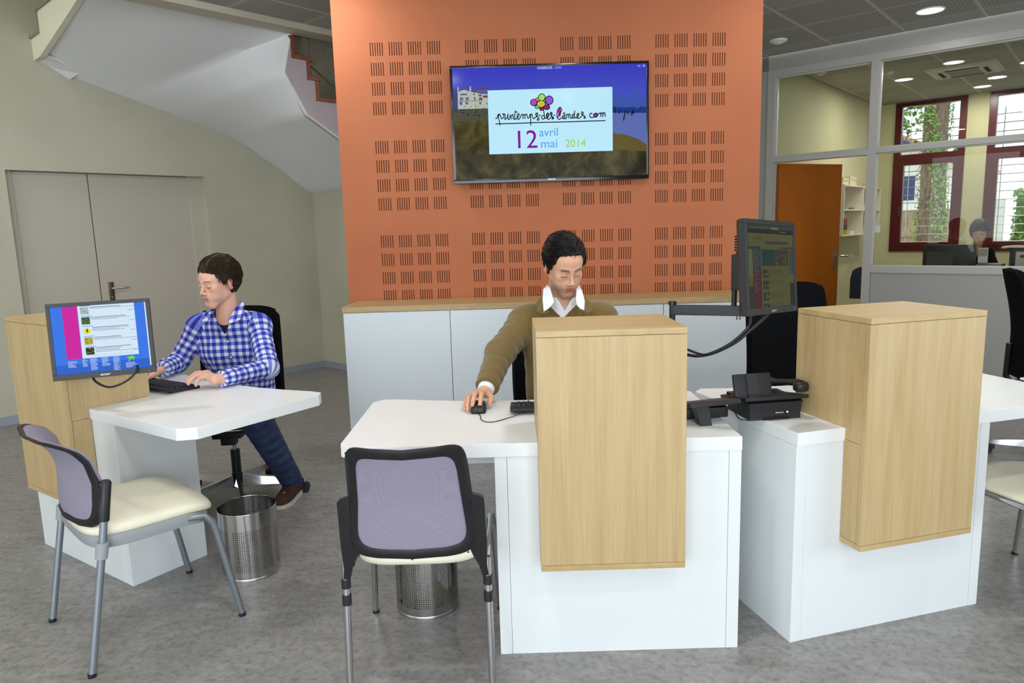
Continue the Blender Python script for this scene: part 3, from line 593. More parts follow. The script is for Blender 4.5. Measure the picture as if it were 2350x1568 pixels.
# ================================================================ MONITORS
def monitor(label, loc, yaw, pit, rol, items, texts, strength, dim, arm):
    t = bpy.data.objects.new('computer_monitor', None); COL.objects.link(t); tag(t, label, 'monitor')
    R = Matrix.Rotation(yaw, 3, 'Z') @ Matrix.Rotation(pit, 3, 'X') @ Matrix.Rotation(rol, 3, 'Y')
    M4 = R.to_4x4(); M4.translation = Vector(loc); t.matrix_world = M4; t.empty_display_size = .1
    w, h = .3655, .303; x0, x1, z0, z1 = -w/2, w/2, -h/2, h/2; q = .0145; qb = .0225
    b = MB(); b.prism([(x0, 0), (x1, 0), (x1, .018), (x1-.04, .045), (x0+.04, .045), (x0, .018)], z0, z1, .002); b.obj('housing', BLACK, t)
    for r in ((x0, x1, z1-q, z1), (x0, x1, z0, z0+qb), (x0, x0+q, z0+qb, z1-q), (x1-q, x1, z0+qb, z1-q)):
        b = MB(); b.box(r[0], r[1], -.004, .001, r[2], r[3], .0015); b.obj('bezel', BLACK, t)
    sx0, sx1, sz0, sz1 = x0+q, x1-q, z0+qb, z1-q; sw, sh = sx1-sx0, sz1-sz0
    def rg(c): return pix('display', tuple(int(v*dim) for v in c), strength, .25)
    cache = {}
    b = MB(); b.box(sx0, sx1, -.0006, .001, sz0, sz1); scr = b.obj('screen', rg(items[0][4]), t)
    groups = {}
    for lay, it in enumerate(items[1:]):
        groups.setdefault((it[4], it[5] if len(it) > 5 else 0), []).append((lay, it))
    for (col, shp), L_ in groups.items():
        b = MB()
        for lay, it in L_:
            a, c, d, e = it[:4]; y = -.0008-lay*.000012
            X = lambda f: sx0+f*sw
            Z = lambda f: sz1-f*sh
            if shp == 0: pts = [(X(a), Z(c)), (X(d), Z(c)), (X(d), Z(e)), (X(a), Z(e))]
            elif shp == 'diamond': mx, mz = (a+d)/2, (c+e)/2; pts = [(X(a), Z(mz)), (X(mx), Z(c)), (X(d), Z(mz)), (X(mx), Z(e))]
            else: pts = [(X(a+(d-a)*p), Z(c+(e-c)*r)) for p, r in shp]
            b._add([(px, y, pz) for px, pz in pts], [tuple(range(len(pts)))])
        b.obj('screen_content', rg(col), scr)
    for body, fx, fz, size, col, al in texts:
        text(body, size, rg(col), scr, TX(sx0+fx*sw, -.0022, sz1-fz*sh), 'screen_text', al, .0001)
    lg = mat('monitor_logo', (190, 190, 196), .3, .5, emit=(130, 130, 134), es=.25)
    text('acer', .0165, lg, t, TX(0, -.0042, z0+.0065), 'brand_lettering', ext=.0003, font_scale=(1.25, .8))
    b = MB(); b.sphere((x1-.026, -.0042, z0+.0095), .0016, u=8, v=6); b.obj('power_light', emis('blue_led', (60, 80, 255), 4), t)
    b = MB(); b.box(-.05, .05, .045, .053, -.05, .05, .002); b.cyl(0, 0, 0, 0.001, .001); b.obj('mounting_plate', BLACK, t)
    return t
rr = random.Random(11)
WB = (214, 234, 250); GT = (150, 168, 186)
itL = [(0, 0, 1, 1, (52, 118, 232)), (0, .86, 1, 1, (40, 96, 206)), (.12, 0, .275, .785, (206, 20, 158)), (.28, 0, .875, .785, WB), (.985, 0, .998, .97, (222, 238, 228))]
th = [((170, 186, 196), (206, 180, 60)), ((60, 96, 50), (40, 60, 40)), (None, None), ((180, 170, 60), (120, 90, 40)), ((40, 42, 20), (150, 130, 40))]
for i in range(5):
    y = .02+.152*i; x = .305+.004*i
    itL.append((x, y-.02, x+.11, y-.012, (70, 130, 230)))
    if th[i][0]:
        itL.append((x, y, x+.088, y+.108, th[i][0]))
        for k in range(9): a_ = x+rr.uniform(0, .07); c_ = y+rr.uniform(.0, .09); itL.append((a_, c_, a_+rr.uniform(.01, .018), c_+rr.uniform(.008, .018), th[i][1] if k % 2 else (116, 140, 70)))
    else:
        itL.append((x-.002, y, x+.090, y+.112, (238, 226, 40), 'diamond'))
        itL.append((x+.028, y+.022, x+.062, y+.09, (20, 20, 10), ((.55, 0), (.72, .12), (.6, .28), (.95, .35), (.7, .45), (.78, .62), (.6, .98), (.48, .95), (.58, .66), (.4, .58), (.1, .9), (0, .8), (.3, .5), (.3, .3), (.1, .42), (.05, .34), (.35, .12))))
    itL.append((x+.10, y+.004, x+.10+[.33, .36, .38, .29, .38][i], y+.012, (90, 104, 124)))
    for k in range([1, 2, 3, 2, 4][i]): itL.append((x+.10, y+.022+.016*k, x+.10+rr.uniform(.25, .47), y+.029+.016*k, GT))
    itL.append((x+.50, y+.075, x+.56, y+.082, (96, 150, 236)))
for k in range(14): itL.append((.34+.034*k, .752, .362+.034*k, .758, (150, 180, 220)))
cols = [(.125, .815, 6, .10), (.275, .80, 7, .055), (.355, .795, 11, .08), (.475, .795, 8, .09), (.595, .795, 13, .085), (.725, .90, 5, .13)]
for x, y, n_, w_ in cols:
    for k in range(n_): itL.append((x, y+.0165*k, x+w_*rr.uniform(.5, 1), y+.007+.0165*k, (190, 212, 250)))
mapshape = ((0, .3), (.12, .18), (.25, .32), (.4, .12), (.5, .2), (.62, 0), (.7, .2), (.98, .42), (.8, .55), (.86, .9), (.7, .66), (.58, .72), (.5, .62), (.34, .7), (.3, .95), (.12, 1), (.16, .74), (.3, .55), (.1, .5))
itL.append((.745, .79, .835, .885, (120, 220, 60), mapshape))
monL = monitor('flat monitor showing a blue and pink web page, beside the left oak tower', (-1.640, 2.800, 1.069), math.radians(20.3), math.radians(-6.4), math.radians(-.5), itL, [], .95, 1, None)
OL_ = (112, 118, 76); DK = (62, 66, 62)
itR = [(0, 0, 1, 1, (60, 72, 66)), (0, 0, 1, .055, (66, 78, 72)), (0, .055, 1, .11, (52, 56, 56)), (.05, .035, .45, .05, (96, 100, 68)), (.5, .03, .67, .055, (128, 134, 66)), (.7, .075, .85, .09, (96, 98, 90)),
       (0, .11, 1, .265, (102, 104, 68)), (.36, .20, .88, .238, (72, 76, 80)), (0, .265, .27, .30, (60, 76, 66)), (0, .30, .10, .62, (112, 114, 80)), (.10, .28, .27, .55, (58, 74, 72)), (.10, .40, .27, .56, (66, 72, 78)), (.10, .56, .27, 1, (92, 50, 66)),
       (.27, .265, .90, 1, (98, 101, 66)), (.71, .27, 1, .29, (62, 76, 66)), (.29, .30, .57, .50, (48, 74, 68)), (.57, .30, .88, .50, (74, 72, 60)), (.90, .27, 1, .60, (78, 84, 76)), (.90, .60, 1, .72, (100, 104, 60)), (.90, .72, 1, 1, (48, 62, 52)), (0, .62, .10, .74, (98, 102, 58))]
for k in range(30): x = rr.uniform(.58, .86); y = rr.uniform(.31, .48); itR.append((x, y, x+.015, y+.02, rr.choice([(120, 112, 66), (96, 52, 44), (60, 62, 50), (130, 126, 86)])))
for k in range(24): itR.append((.115, .30+.022*k, .115+rr.uniform(.06, .14), .306+.022*k, (104, 112, 96)))
for i in range(4):
    y = .545+.138*i; itR.append((.30, y, .42, y+(.095 if i < 3 else .07), (62, 62, 56)))
    itR.append((.30, y-.016, .40, y-.009, (84, 88, 70)))
    for k in range(5): x = .305+rr.uniform(0, .09); itR.append((x, y+rr.uniform(.01, .06), x+.02, y+.07, (112, 106, 60)))
    for k in range([4, 2, 4, 3][i]): itR.append((.44, y+.004+.02*k, .44+rr.uniform(.2, .42), y+.011+.02*k, (80, 84, 64)))
for k in range(4): itR.append((.115+.012*k, .145+.006*k, .121+.012*k, .20-.004*k, (84, 90, 60)))
monR = monitor('dim flat monitor on a swivel arm above the telephones, seen at an angle', (.855, 2.312, 1.307), math.radians(45.4), math.radians(-5.0), math.radians(2.9), itR,
   [('MACS', .18, .185, .016, (70, 76, 54), 'LEFT')], .62, .95, None)

# monitor arms, cables
t = thing('monitor_arm', 'black swivel monitor arm fixed to the middle oak tower', 'monitor arm', (.5475, 2.47, .90))
b = MB(); b.box(-.017, .006, -.05, .03, -.08, .20, .002); b.obj('clamp_plate', BLACK, t)
b = MB(); b.tube([(.020, 0, -.06), (.020, 0, .282)], .0105, 14); b.cyl(.020, 0, .276, .288, .014); b.box(.002, .022, -.02, .012, .05, .12); b.obj('post', BLACK, t, 40)
a = Vector((.022, 0, .258)); e = Vector((.226, -.085, .258)); dv = (e-a).normalized(); L_ = (e-a).length
M_ = frame(a, dv, Vector((-dv.y, dv.x, 0)))
b = MB(M_); b.box(0, L_+.015, -.016, .016, -.017, .017, .003); b.obj('arm', BLACK, t)
b = MB(); b.tube([e+Vector((0, 0, -.03)), e+Vector((0, 0, -.017))], .0075, 8); b.obj('bolt', CHROME, t)
b = MB(); p1 = e+Vector((0, 0, .017)); p2 = e+Vector((.016, -.01, .12)); p3 = Vector((.865, 2.335, 1.33))-Vector((.56, 2.47, .90))-Vector((.035, -.035, -.03))
b.tube([Vector((.210, -.085, .27)), Vector((.210, -.088, .36)), Vector((.218, -.092, .44)), Vector((.228, -.10, .50))], .009, 12); b.obj('riser_tube', BLACK, t, 50)
b = MB(); b.box(.205, .250, -.120, -.072, .33, .45, .005, R=Matrix.Rotation(.78, 3, 'Z')); b.obj('tilt_head', BLACK, t)
b = MB(); c0 = Vector((.222, -.092, .46))
for k in range(6): b.cyl(c0.x, c0.y, c0.z+k*.009, c0.z+k*.009+.006, .016, 14)
b.obj('spring_cap', BLACK, t)
t = thing('monitor_arm', 'short black monitor arm on the side of the left oak tower', 'monitor arm', ML(.632, -.01, .95, DL), AL)
b = MB(); b.box(.003, .02, -.04, .04, -.05, .12, .002); b.obj('clamp_plate', BLACK, t)
b = MB(); b.box(.02, .10, -.015, .015, .06, .095, .002); b.obj('arm', BLACK, t)
b = MB(); b.cyl(.10, 0, .02, .14, .016); b.obj('pivot', BLACK, t)
def cable(name, label, pts, r, m=BLACK, grp=None, k=8):
    P = [Vector(p) for p in pts]; Q = []; n = len(P)
    for i in range(n-1):
        a, b_, c, d = P[max(i-1, 0)], P[i], P[i+1], P[min(i+2, n-1)]
        for s in range(k):
            f = s/k; Q.append(.5*((2*b_)+(-a+c)*f+(2*a-5*b_+4*c-d)*f*f+(-a+3*b_-3*c+d)*f**3))
    Q.append(P[-1]); mb = MB(); mb.tube(Q, r, 8); o = mb.obj(name, m, None, 60); return tag(o, label, 'cable', grp)
for _a, _m in (('monitor_arm', monR), ('monitor_arm.001', monL)):
    o = bpy.data.objects[_a]; bpy.context.view_layer.update(); o.parent = _m; o.matrix_parent_inverse = _m.matrix_world.inverted()
    for k in ('label', 'category'): del o[k]
cable('monitor_cable', 'upper of two black cables hanging from the angled monitor to the middle oak tower', [(.548, 2.47, 1.04), (.58, 2.455, 1.03), (.613, 2.44, 1.020), (.649, 2.42, 1.007), (.669, 2.40, 1.007), (.705, 2.38, 1.025), (.744, 2.36, 1.053), (.781, 2.35, 1.089), (.80, 2.35, 1.114), (.807, 2.36, 1.144), (.812, 2.37, 1.19)], .0045)
cable('monitor_cable', 'lower black cable sagging from the angled monitor to the middle oak tower', [(.548, 2.46, 1.012), (.58, 2.45, 1.005), (.613, 2.44, 1.001), (.644, 2.42, .999), (.685, 2.40, 1.009), (.725, 2.38, 1.03), (.764, 2.36, 1.058), (.801, 2.35, 1.094), (.831, 2.35, 1.119), (.862, 2.355, 1.148), (.875, 2.37, 1.19)], .0055)
cable('monitor_cable', 'black cable looping below the left monitor', [(-1.70, 2.80, .93), (-1.67, 2.775, .90), (-1.61, 2.76, .880), (-1.55, 2.77, .898), (-1.52, 2.80, .93), (-1.53, 2.84, .96)], .0045)
# ================================================================ CHAIRS
def se(hx, hy, n, p=4.0, ox=0, oy=0):
    out = []
    for i in range(n):
        a = 2*math.pi*i/n; c, s = math.cos(a), math.sin(a)
        out.append((ox+hx*math.copysign(abs(c)**(2/p), c), oy+hy*math.copysign(abs(s)**(2/p), s)))
    return out
def seat_pad(hx, hy, z0, th, oy=0, drop=.03, p=4.5, taper=.0, n=48):
    b = MB(); rings = []
    for k in range(9):
        t = k/8; ins = .022*(1-math.sin(math.pi*min(t*1.0, 1)*.5+.0))*0
        prof = [(-.02, 0), (-.006, .10), (0, .25), (0, .5), (-.004, .7), (-.014, .88), (-.032, .98), (-.07, 1.03), (-.14, 1.06)][k]
        r = se(hx+prof[0], hy+prof[0], n, p, 0, oy)
        ring = []
        for x, y in r:
            f = max(0, (y-oy)/hy-.35)/.65; x2 = x*(1-taper*(.5-.5*(y-oy)/hy)); wf = 1-(abs(x)/hx)**2*.12
            ring.append((x2, y, z0+th*prof[1]*wf-drop*f*f))
        rings.append(ring)
    b.loft(rings, True); return b
def ring_loft(b, secs):
    n = len(secs); m_ = len(secs[0]); vs = [p for s in secs for p in s]; fs = []
    for i in range(n):
        for j in range(m_): fs.append((i*m_+j, ((i+1) % n)*m_+j, ((i+1) % n)*m_+(j+1) % m_, i*m_+(j+1) % m_))
    b._add(vs, fs)
def back_part(t, yz, bow, z0, z1, hw, fr, pad_m, frame_m, rz0=.05, rz1=.04, thick=.022, dip=0, padfront=.012):
    """curved chair back: frame ring and fabric panel; yz(z) gives the profile, hw(z) the half width"""
    def pos(x, z, off=0):
        h = hw(z); y = yz(z)-bow*(1-min(1, abs(x)/h)**2)
        zz = z-dip*(1-(x/h)**2)*max(0, (z-z0)/(z1-z0))
        return Vector((x, y+off, zz))
    def outline(ins, n=72):
        zc, hz = (z0+z1)/2, (z1-z0)/2-ins; out = []
        for i in range(n):
            a = 2*math.pi*i/n; c, s = math.cos(a), math.sin(a); z = zc+hz*math.copysign(abs(s)**.26, s)
            x = (hw(z)-ins)*math.copysign(abs(c)**.26, c); out.append((x, z))
        return out
    O, I = outline(0), outline(fr)
    b = MB(); secs = []
    for (xo, zo), (xi, zi) in zip(O, I):
        secs.append([pos(xo, zo, -.003), pos(xo, zo, -thick*.6), pos((xo+xi)/2, (zo+zi)/2, -thick), pos(xi, zi, -thick*.7), pos(xi, zi, 0), pos((xo+xi)/2, (zo+zi)/2, .004)])
    ring_loft(b, secs); b.obj('back_frame', frame_m, t, 50)
    b = MB(); zc, hz = (z0+z1)/2, (z1-z0)/2-.006
    rings = []
    for rr_ in (1.0, .985, .8, .6, .4, .2, .02):
        ring = []
        for i in range(72):
            a = 2*math.pi*i/72; c, s = math.cos(a), math.sin(a); z = zc+hz*rr_*math.copysign(abs(s)**.26, s)
            x = (hw(zc+hz*math.copysign(abs(s)**.26, s))-.006)*rr_*math.copysign(abs(c)**.26, c); ring.append((x, z))
        rings.append(ring)
    L = [[pos(x, z, -.011) for x, z in rings[-1]]]+[[pos(x, z, -.011) for x, z in r] for r in rings[-2:0:-1]]+[[pos(x, z, -.009) for x, z in rings[0]]]+[[pos(x, z, .004) for x, z in rings[0]]]+[[pos(x, z, padfront) for x, z in r] for r in rings[1:]]
    b.loft(L, True); b.obj('backrest_panel', pad_m, t, 60)

def chair_grey(label, loc, rz):
    t = thing('visitor_chair', label, 'chair', loc, rz, 'visitor chairs at the desks')
    seat_pad(.238, .225, .452, .048, .01, .035, 4.2).obj('seat', CREAM, t, 70)
    b = MB(); secs = []
    for x, y in se(.252, .212, 56, 4.2, 0, -.0):
        f = max(0, y/.212-.35)/.65; z = .452-.03*f*f; n_ = Vector((x/.25, y/.21, 0)).normalized()
        w = .0
        secs.append([(x-n_.x*.02, y-n_.y*.02, z+.008), (x, y, z+.008), (x+n_.x*.002, y+n_.y*.002, z-.01), (x-n_.x*.004, y-n_.y*.004, z-.033), (x-n_.x*.02, y-n_.y*.02, z-.03)])
    ring_loft(b, secs); b.obj('seat_frame', GREYPL, t, 50)
    for s in (-1, 1):
        b = MB(); b.tube([(s*.2575, -.258, .012), (s*.2515, -.182, .43), (s*.2505, -.160, .56), (s*.2505, -.154, .60)], .0125, 16); l = b.obj('leg', GALU, t, 60)
        b = MB(); b.cyl(s*.2575, -.2595, 0, .014, .0135, 16); b.obj('foot_cap', BLACK, l, 50)
        b = MB(); b.tube([(s*.2515, -.188, .398), (s*.2508, -.178, .452)], [.019, .0205], 18); b.obj('leg_socket', GREYPL, t, 50)
        b = MB(); b.tube([(s*.2505, -.1665, .525), (s*.2502, -.1475, .655), (s*.2502, -.147, .662)], [.0175, .0185, .013], 18); b.obj('back_sleeve', BLACK, t, 50)
        b = MB(); b.box(s*.2505-.010 if s > 0 else s*.2505-.012, s*.2505+.012 if s > 0 else s*.2505+.010, -.172, -.15, .535, .645, .003); b.obj('back_clip', BLACK, t)
        b = MB(); b.tube([(s*.262, .262, .012), (s*.252, .20, .36), (s*.250, .188, .405), (s*.244, .160, .438), (s*.238, .10, .440), (s*.235, -.08, .436)], .0125, 16); l = b.obj('leg', GALU, t, 60)
        b = MB(); b.cyl(s*.262, .2625, 0, .014, .0135, 16); b.obj('foot_cap', BLACK, l, 50)
    def yz(z):
        P = [(.47, -.158), (.53, -.163), (.60, -.158), (.66, -.155), (.72, -.172), (.77, -.205), (.815, -.262)]
        for (a, ya), (c, yc) in zip(P, P[1:]):
            if z <= c: f = (z-a)/(c-a); return ya+(yc-ya)*f
        return P[-1][1]
    back_part(t, yz, .055, .482, .812, lambda z: .215+.025*min(1, max(0, (z-.48)/.12)), .028, MAUVE, BLACK, thick=.018)
    return t
chair_grey('grey-framed visitor chair with cream seat turned to the left desk', (-1.452, 2.555, 0), math.radians(45.2-90))

def chair_black(label, loc, rz):
    t = thing('visitor_chair', label, 'chair', loc, rz, 'visitor chairs at the desks')
    seat_pad(.208, .232, .420, .038, .022, .010, 4.2).obj('seat', CREAM, t, 70)
    b = MB(); b.loft([[(x, y, z) for x, y in se(hx, hx+.004, 48, 4.2, 0, .03)] for hx, z in ((.185, .404), (.20, .409), (.208, .419), (.19, .421))]); b.obj('seat_shell', BLACK, t, 50)
    def yz(z):
        P = [(.44, -.238), (.55, -.250), (.68, -.272), (.78, -.305), (.875, -.348)]
        for (a, ya), (c, yc) in zip(P, P[1:]):
            if z <= c: f = (z-a)/(c-a); return ya+(yc-ya)*f
        return P[-1][1]
    def hw(z): return .197 if z < .56 else (.197-(z-.56)*.10 if z < .70 else max(.183-(z-.70)*.06, .17))
    back_part(t, yz, .045, .488, .868, hw, .032, MAUVE, BLACK, thick=.020, dip=.012)
    for s in (-1, 1):
        # wing plates joining the back frame to the legs
        b = MB(); pr = [(.160, .70), (.178, .685), (.214, .672), (.219, .665), (.222, .52), (.219, .44), (.2235, .405), (.205, .402), (.195, .44), (.180, .47), (.172, .49)]
        rings = [[(s*x, yz(min(z, .86))+o-(.0 if x > .19 else .0), z) for x, z in pr] for o in (.004, -.016)]
        b.loft(rings); b.obj('back_bracket', BLACK, t, 40)
        lx = s*.2195
        b = MB(); b.tube([(lx+s*.004, -.262, .012), (lx, -.238, .40), (lx, -.236, .46)], .0115, 16); l = b.obj('leg', CHROME, t, 60)
        b = MB(); b.cyl(lx+s*.004, -.263, 0, .014, .0125, 14); b.obj('foot_cap', BLACK, l, 50)
        for z0_, z1_ in ((.372, .400), (.318, .350)):
            b = MB(); f0 = -.2382-(.40-z0_)*.06; f1 = -.2382-(.40-z1_)*.06
            b.tube([(lx, f0, z0_), (lx, f1, z1_)], .0145, 16); b.obj('stacking_clamp', BLACK, l, 50)
        b = MB(); b.tube([(s*.242, .262, .012), (s*.226, .225, .37), (s*.222, .205, .41), (s*.216, .16, .423), (s*.214, -.18, .421)], .0115, 16); l = b.obj('leg', CHROME, t, 60)
        b = MB(); b.cyl(s*.242, .263, 0, .014, .0125, 14); b.obj('foot_cap', BLACK, l, 50)
    for x, z in ((-.165, .845), (0, .845), (.165, .845), (-.178, .66), (.178, .66), (-.165, .498), (0, .495), (.165, .498)):
        b = MB(); y = yz(z)-.045*(1-(abs(x)/hw(z))**2)-.019; b.sphere((x, y+.001, z-.004), .003, (1, .5, 1), 8, 6); b.obj('frame_screw', BLACKG, t)
    return t
chair_black('black-framed visitor chair with mauve mesh back, facing the middle desk', (-.316, 2.285, 0), 0)
p3 = ML(1.085, .0, 0, DR)
chair_black('black-framed visitor chair with cream seat under the right desk overhang', p3, AR)

def office_chair(label, loc, rz, top, z_seat=.50, arms=False, back_tilt=.04, star=0):
    t = thing('office_chair', label, 'chair', loc, rz, 'black-backed swivel chairs')
    for k in range(5):
        a = star+2*math.pi*k/5-rz; c, s = math.cos(a), math.sin(a); M = frame(Vector((0, 0, 0)), Vector((c, s, 0)), Vector((-s, c, 0)))
        b = MB(M); b.loft([[(x, -w, z0), (x, w, z0), (x, w*.55, z1), (x, -w*.55, z1)] for x, w, z0, z1 in ((.03, .022, .075, .135), (.12, .021, .070, .118), (.33, .017, .062, .088), (.370, .016, .062, .082))]); g = b.obj('base_arm', CHROME, t, 35)
        b = MB(M); b.tube([(.353, 0, .075), (.353, 0, .05)], .008, 8); b.box(.327, .380, -.0125, .0125, .03, .058, .004); b.obj('caster_hood', BLACK, g, 40)
        for sy in (-1, 1):
            b = MB(M); y = sy*.016; b.tube([(.365, y-.0085, .0275), (.365, y+.0085, .0275)], .0275, 20); b.obj('caster_wheel', BLACK, g, 40)
    b = MB(); b.cyl(0, 0, .06, .14, .03); b.cyl(0, 0, .12, .28, .0255); b.obj('gas_column', BLACK, t, 40)
    b = MB(); b.cyl(0, 0, .27, z_seat-.10, .013); b.obj('piston', CHROME, t, 40)
    b = MB(); b.box(-.08, .08, -.13, .12, z_seat-.13, z_seat-.065, .02); b.box(-.04, .04, .04, .10, z_seat-.17, z_seat-.12, .012); b.obj('tilt_mechanism', BLACK, t, 40)
    b = MB(); b.loft([[(x, y, z) for x, y in se(hx, hx*.98, 44, 4, 0, .02)] for hx, z in ((.19, z_seat-.075), (.232, z_seat-.06), (.245, z_seat-.03), (.235, z_seat-.028))]); b.obj('seat_shell', BLACK, t, 50)
    seat_pad(.24, .235, z_seat-.03, .055, .02, .03, 4).obj('seat', CREAM, t, 70)
    def fn(u, v):
        z = z_seat+.02+(top-z_seat-.02)*v; x = (u-.5)*2
        w = .225+.012*math.sin(math.pi*v)-.012*v; w *= (1-.04*max(0, (v-.93)/.07)**2)
        edge = abs(x)**6*.03*max(0, (v-.9)/.1)
        y = -.245-back_tilt*v*v-.03*math.sin(math.pi*min(1, v*1.25))*0 - .035*(1-x*x)+.02*math.sin(math.pi*v*1.3)
        return (x*w, y, z-edge)
    b = MB(); b.sheet(fn, 24, 28, .042)
    bmesh.ops.bevel(b.bm, geom=[e for e in b.bm.edges if len(e.link_faces) == 2 and e.calc_face_angle(0) > 1.0], offset=.012, segments=2, affect='EDGES')
    b.obj('backrest', BLACKF, t, 60)
    b = MB(); b.tube([(0, -.10, z_seat-.10), (0, -.24, z_seat-.09), (0, -.305, z_seat), (0, -.30, z_seat+.2)], .017, 10, sx=1.8); b.obj('back_support', BLACK, t, 50)
    return t
office_chair('black office chair with cream seat under the man in the checked shirt', (-1.577, 3.838, 0), math.radians(183), 1.055, .50, star=math.radians(8))
office_chair('black office chair behind the man in the olive sweater', (.225, 3.19, 0), math.radians(178), 1.085, .50, star=.5)
office_chair('empty black office chair standing behind the angled monitor', (1.50, 3.42, 0), math.radians(190), 1.135, .52, star=.2)
office_chair('black office chair at the right edge, beyond the right desk', (3.24, 4.02, 0), math.radians(245), 1.14, .50, star=math.radians(146))

# ================================================================ WASTE BINS
def bin_mat():
    M = mat('perforated_stainless_steel', (186, 184, 180), .16, 1); n, l, bs = nt(M)
    t = n.new('ShaderNodeTexCoord'); sp = n.new('ShaderNodeSeparateXYZ'); l.new(t.outputs['Object'], sp.inputs[0])
    an = math_(M, 'ARCTAN2', sp.outputs[1], sp.outputs[0]); R = .121; pit = .0086
    u = math_(M, 'MULTIPLY', an, R/pit); v = math_(M, 'DIVIDE', sp.outputs[2], pit)
    fu = math_(M, 'PINGPONG', u, .5); fv = math_(M, 'PINGPONG', v, .5)
    fu = math_(M, 'SUBTRACT', .5, fu); fv = math_(M, 'SUBTRACT', .5, fv)
    d = math_(M, 'ADD', math_(M, 'MULTIPLY', fu, fu), math_(M, 'MULTIPLY', fv, fv))
    hole = math_(M, 'LESS_THAN', d, .075)
    band = math_(M, 'MULTIPLY', math_(M, 'GREATER_THAN', sp.outputs[2], .045), math_(M, 'LESS_THAN', sp.outputs[2], .228))
    sec = math_(M, 'PINGPONG', math_(M, 'ADD', an, .3), math.pi/4); seg = math_(M, 'GREATER_THAN', sec, .09)
    h = math_(M, 'MULTIPLY', math_(M, 'MULTIPLY', hole, band), seg)
    l.new(math_(M, 'SUBTRACT', 1.0, h), bs.inputs['Alpha']); return M
BINM = bin_mat()
def waste_bin(label, loc, rz=0):
    t = thing('waste_bin', label, 'waste bin', loc, rz, 'perforated steel waste bins')
    R = .121; H = .30
    b = MB(); b.lathe([(R, .004), (R, H), (R-.0015, H), (R-.0015, .004)], 96); b.obj('bin_wall', BINM, t, 50)
    b = MB(); b.lathe([(0.001, .004), (R+.001, .004), (R+.0015, .012), (R, .014), (0.001, .010)], 64); b.lathe([(R-.004, .0), (R+.0015, .0), (R+.0015, .006), (R-.004, .006)], 64); b.obj('bin_base', STEEL, t, 50)
    b = MB(); secs = []
    for i in range(64):
        a = 2*math.pi*i/64; secs.append([((R+.0025*math.cos(q))*math.cos(a), (R+.0025*math.cos(q))*math.sin(a), H+.0025*math.sin(q)) for q in [k*math.pi/3 for k in range(6)]])
    ring_loft(b, secs); b.obj('rim', CHROME, t, 60)
    return t
waste_bin('perforated steel waste bin at the corner of the left desk', (-1.178, 2.935, 0))
waste_bin('perforated steel waste bin behind the middle visitor chair, with crumpled paper', (-.362, 2.600, 0), .6)
rq = random.Random(5)
for i, (dx, dy, z, r) in enumerate([(-.03, .02, .058, .045), (.045, -.01, .06, .04), (.0, .0, .115, .05)]):
    b = MB(); b.sphere((0, 0, 0), r, u=14, v=9)
    for v in b.bm.verts: v.co *= 1+rq.uniform(-.22, .12)
    o = b.obj('crumpled_paper', mat('crumpled_paper_%d' % i, [(226, 222, 196), (208, 196, 90), (232, 230, 224)][i], .8)); o.location = (-.362+dx, 2.6+dy, z)
    tag(o, ['cream crumpled paper low in the bin behind the middle visitor chair', 'yellow crumpled paper low in the bin behind the middle visitor chair', 'white crumpled paper on top in the bin behind the middle visitor chair'][i], 'paper', 'crumpled papers in the steel bin')

# ================================================================ KEYBOARDS, MOUSE, PHONES
KEYM = mat('keycap_black', (34, 37, 46), .5)
def keyboard(label, loc, rz, lim=None):
    t = thing('computer_keyboard', label, 'keyboard', loc, rz, 'black keyboards on the desks')
    w, d = .45, .158; b = MB()
    pr = [(-.079, .0), (-.079, .012), (.066, .0255), (.079, .024), (.079, .015), (.066, .009), (-.06, 0)]
    b.loft([[(x, y, z) for y, z in pr] for x in (-w/2, w/2)]); b.obj('housing', BLACK, t)
    for s in (-1, 1):
        b = MB(); b.box(s*.19-.012, s*.19+.012, .045, .055, 0, .012, .001); b.obj('rear_foot', BLACK, t)
    b = MB(); b.box(-.035, -.005, .066, .083, .008, .024, .002); b.obj('cable_guard', KEYM, t)
    rows = [(.052, [(-.207, .016)]+[(-.172+.019*i+(.01 if i > 3 else 0)+(.01 if i > 7 else 0), .0155) for i in range(12)]+[(.088+.019*i, .0155) for i in range(3)]),
            (.026, [(-.207+.019*i, .016) for i in range(13)]+[(.050, .032)]+[(.088+.019*i, .0155) for i in range(3)]+[(.155+.019*i, .0155) for i in range(4)]),
            (.007, [(-.203, .025)]+[(-.178+.019*i, .016) for i in range(12)]+[(.054, .022)]+[(.088+.019*i, .0155) for i in range(3)]+[(.155+.019*i, .0155) for i in range(3)]),
            (-.012, [(-.201, .029)]+[(-.174+.019*i, .016) for i in range(11)]+[(.045, .035)]+[(.155+.019*i, .0155) for i in range(3)]),
            (-.031, [(-.205, .022)]+[(-.182+.019*i, .016) for i in range(11)]+[(.040, .046)]+[(.107, .0155)]+[(.155+.019*i, .0155) for i in range(3)]),
            (-.050, [(-.203, .025), (-.172, .022), (-.146, .022), (-.080, .105), (-.010, .022), (.014, .022), (.048, .028)]+[(.088+.019*i, .0155) for i in range(3)]+[(.165, .034), (.193, .0155)])]
    cache = {}; cnt = 0
    for y, ks in rows:
        for x, kw in ks:
            if cnt >= 100: break
            z = .0205+(y+.05)*.093
            k = round(kw, 4)
            if k not in cache:
                b = MB(); h = kw/2; b.loft([[(-h, -.008, 0), (h, -.008, 0), (h, .008, 0), (-h, .008, 0)], [(-h+.002, -.006, .0075), (h-.002, -.006, .0075), (h-.002, .007, .0085), (-h+.002, .007, .0085)]])
                o = b.obj('key', KEYM, t); cache[k] = o
            else: o = cache[k].copy(); COL.objects.link(o); o.parent = t
            o.location = (x, y, z-.0055); cnt += 1
    return t
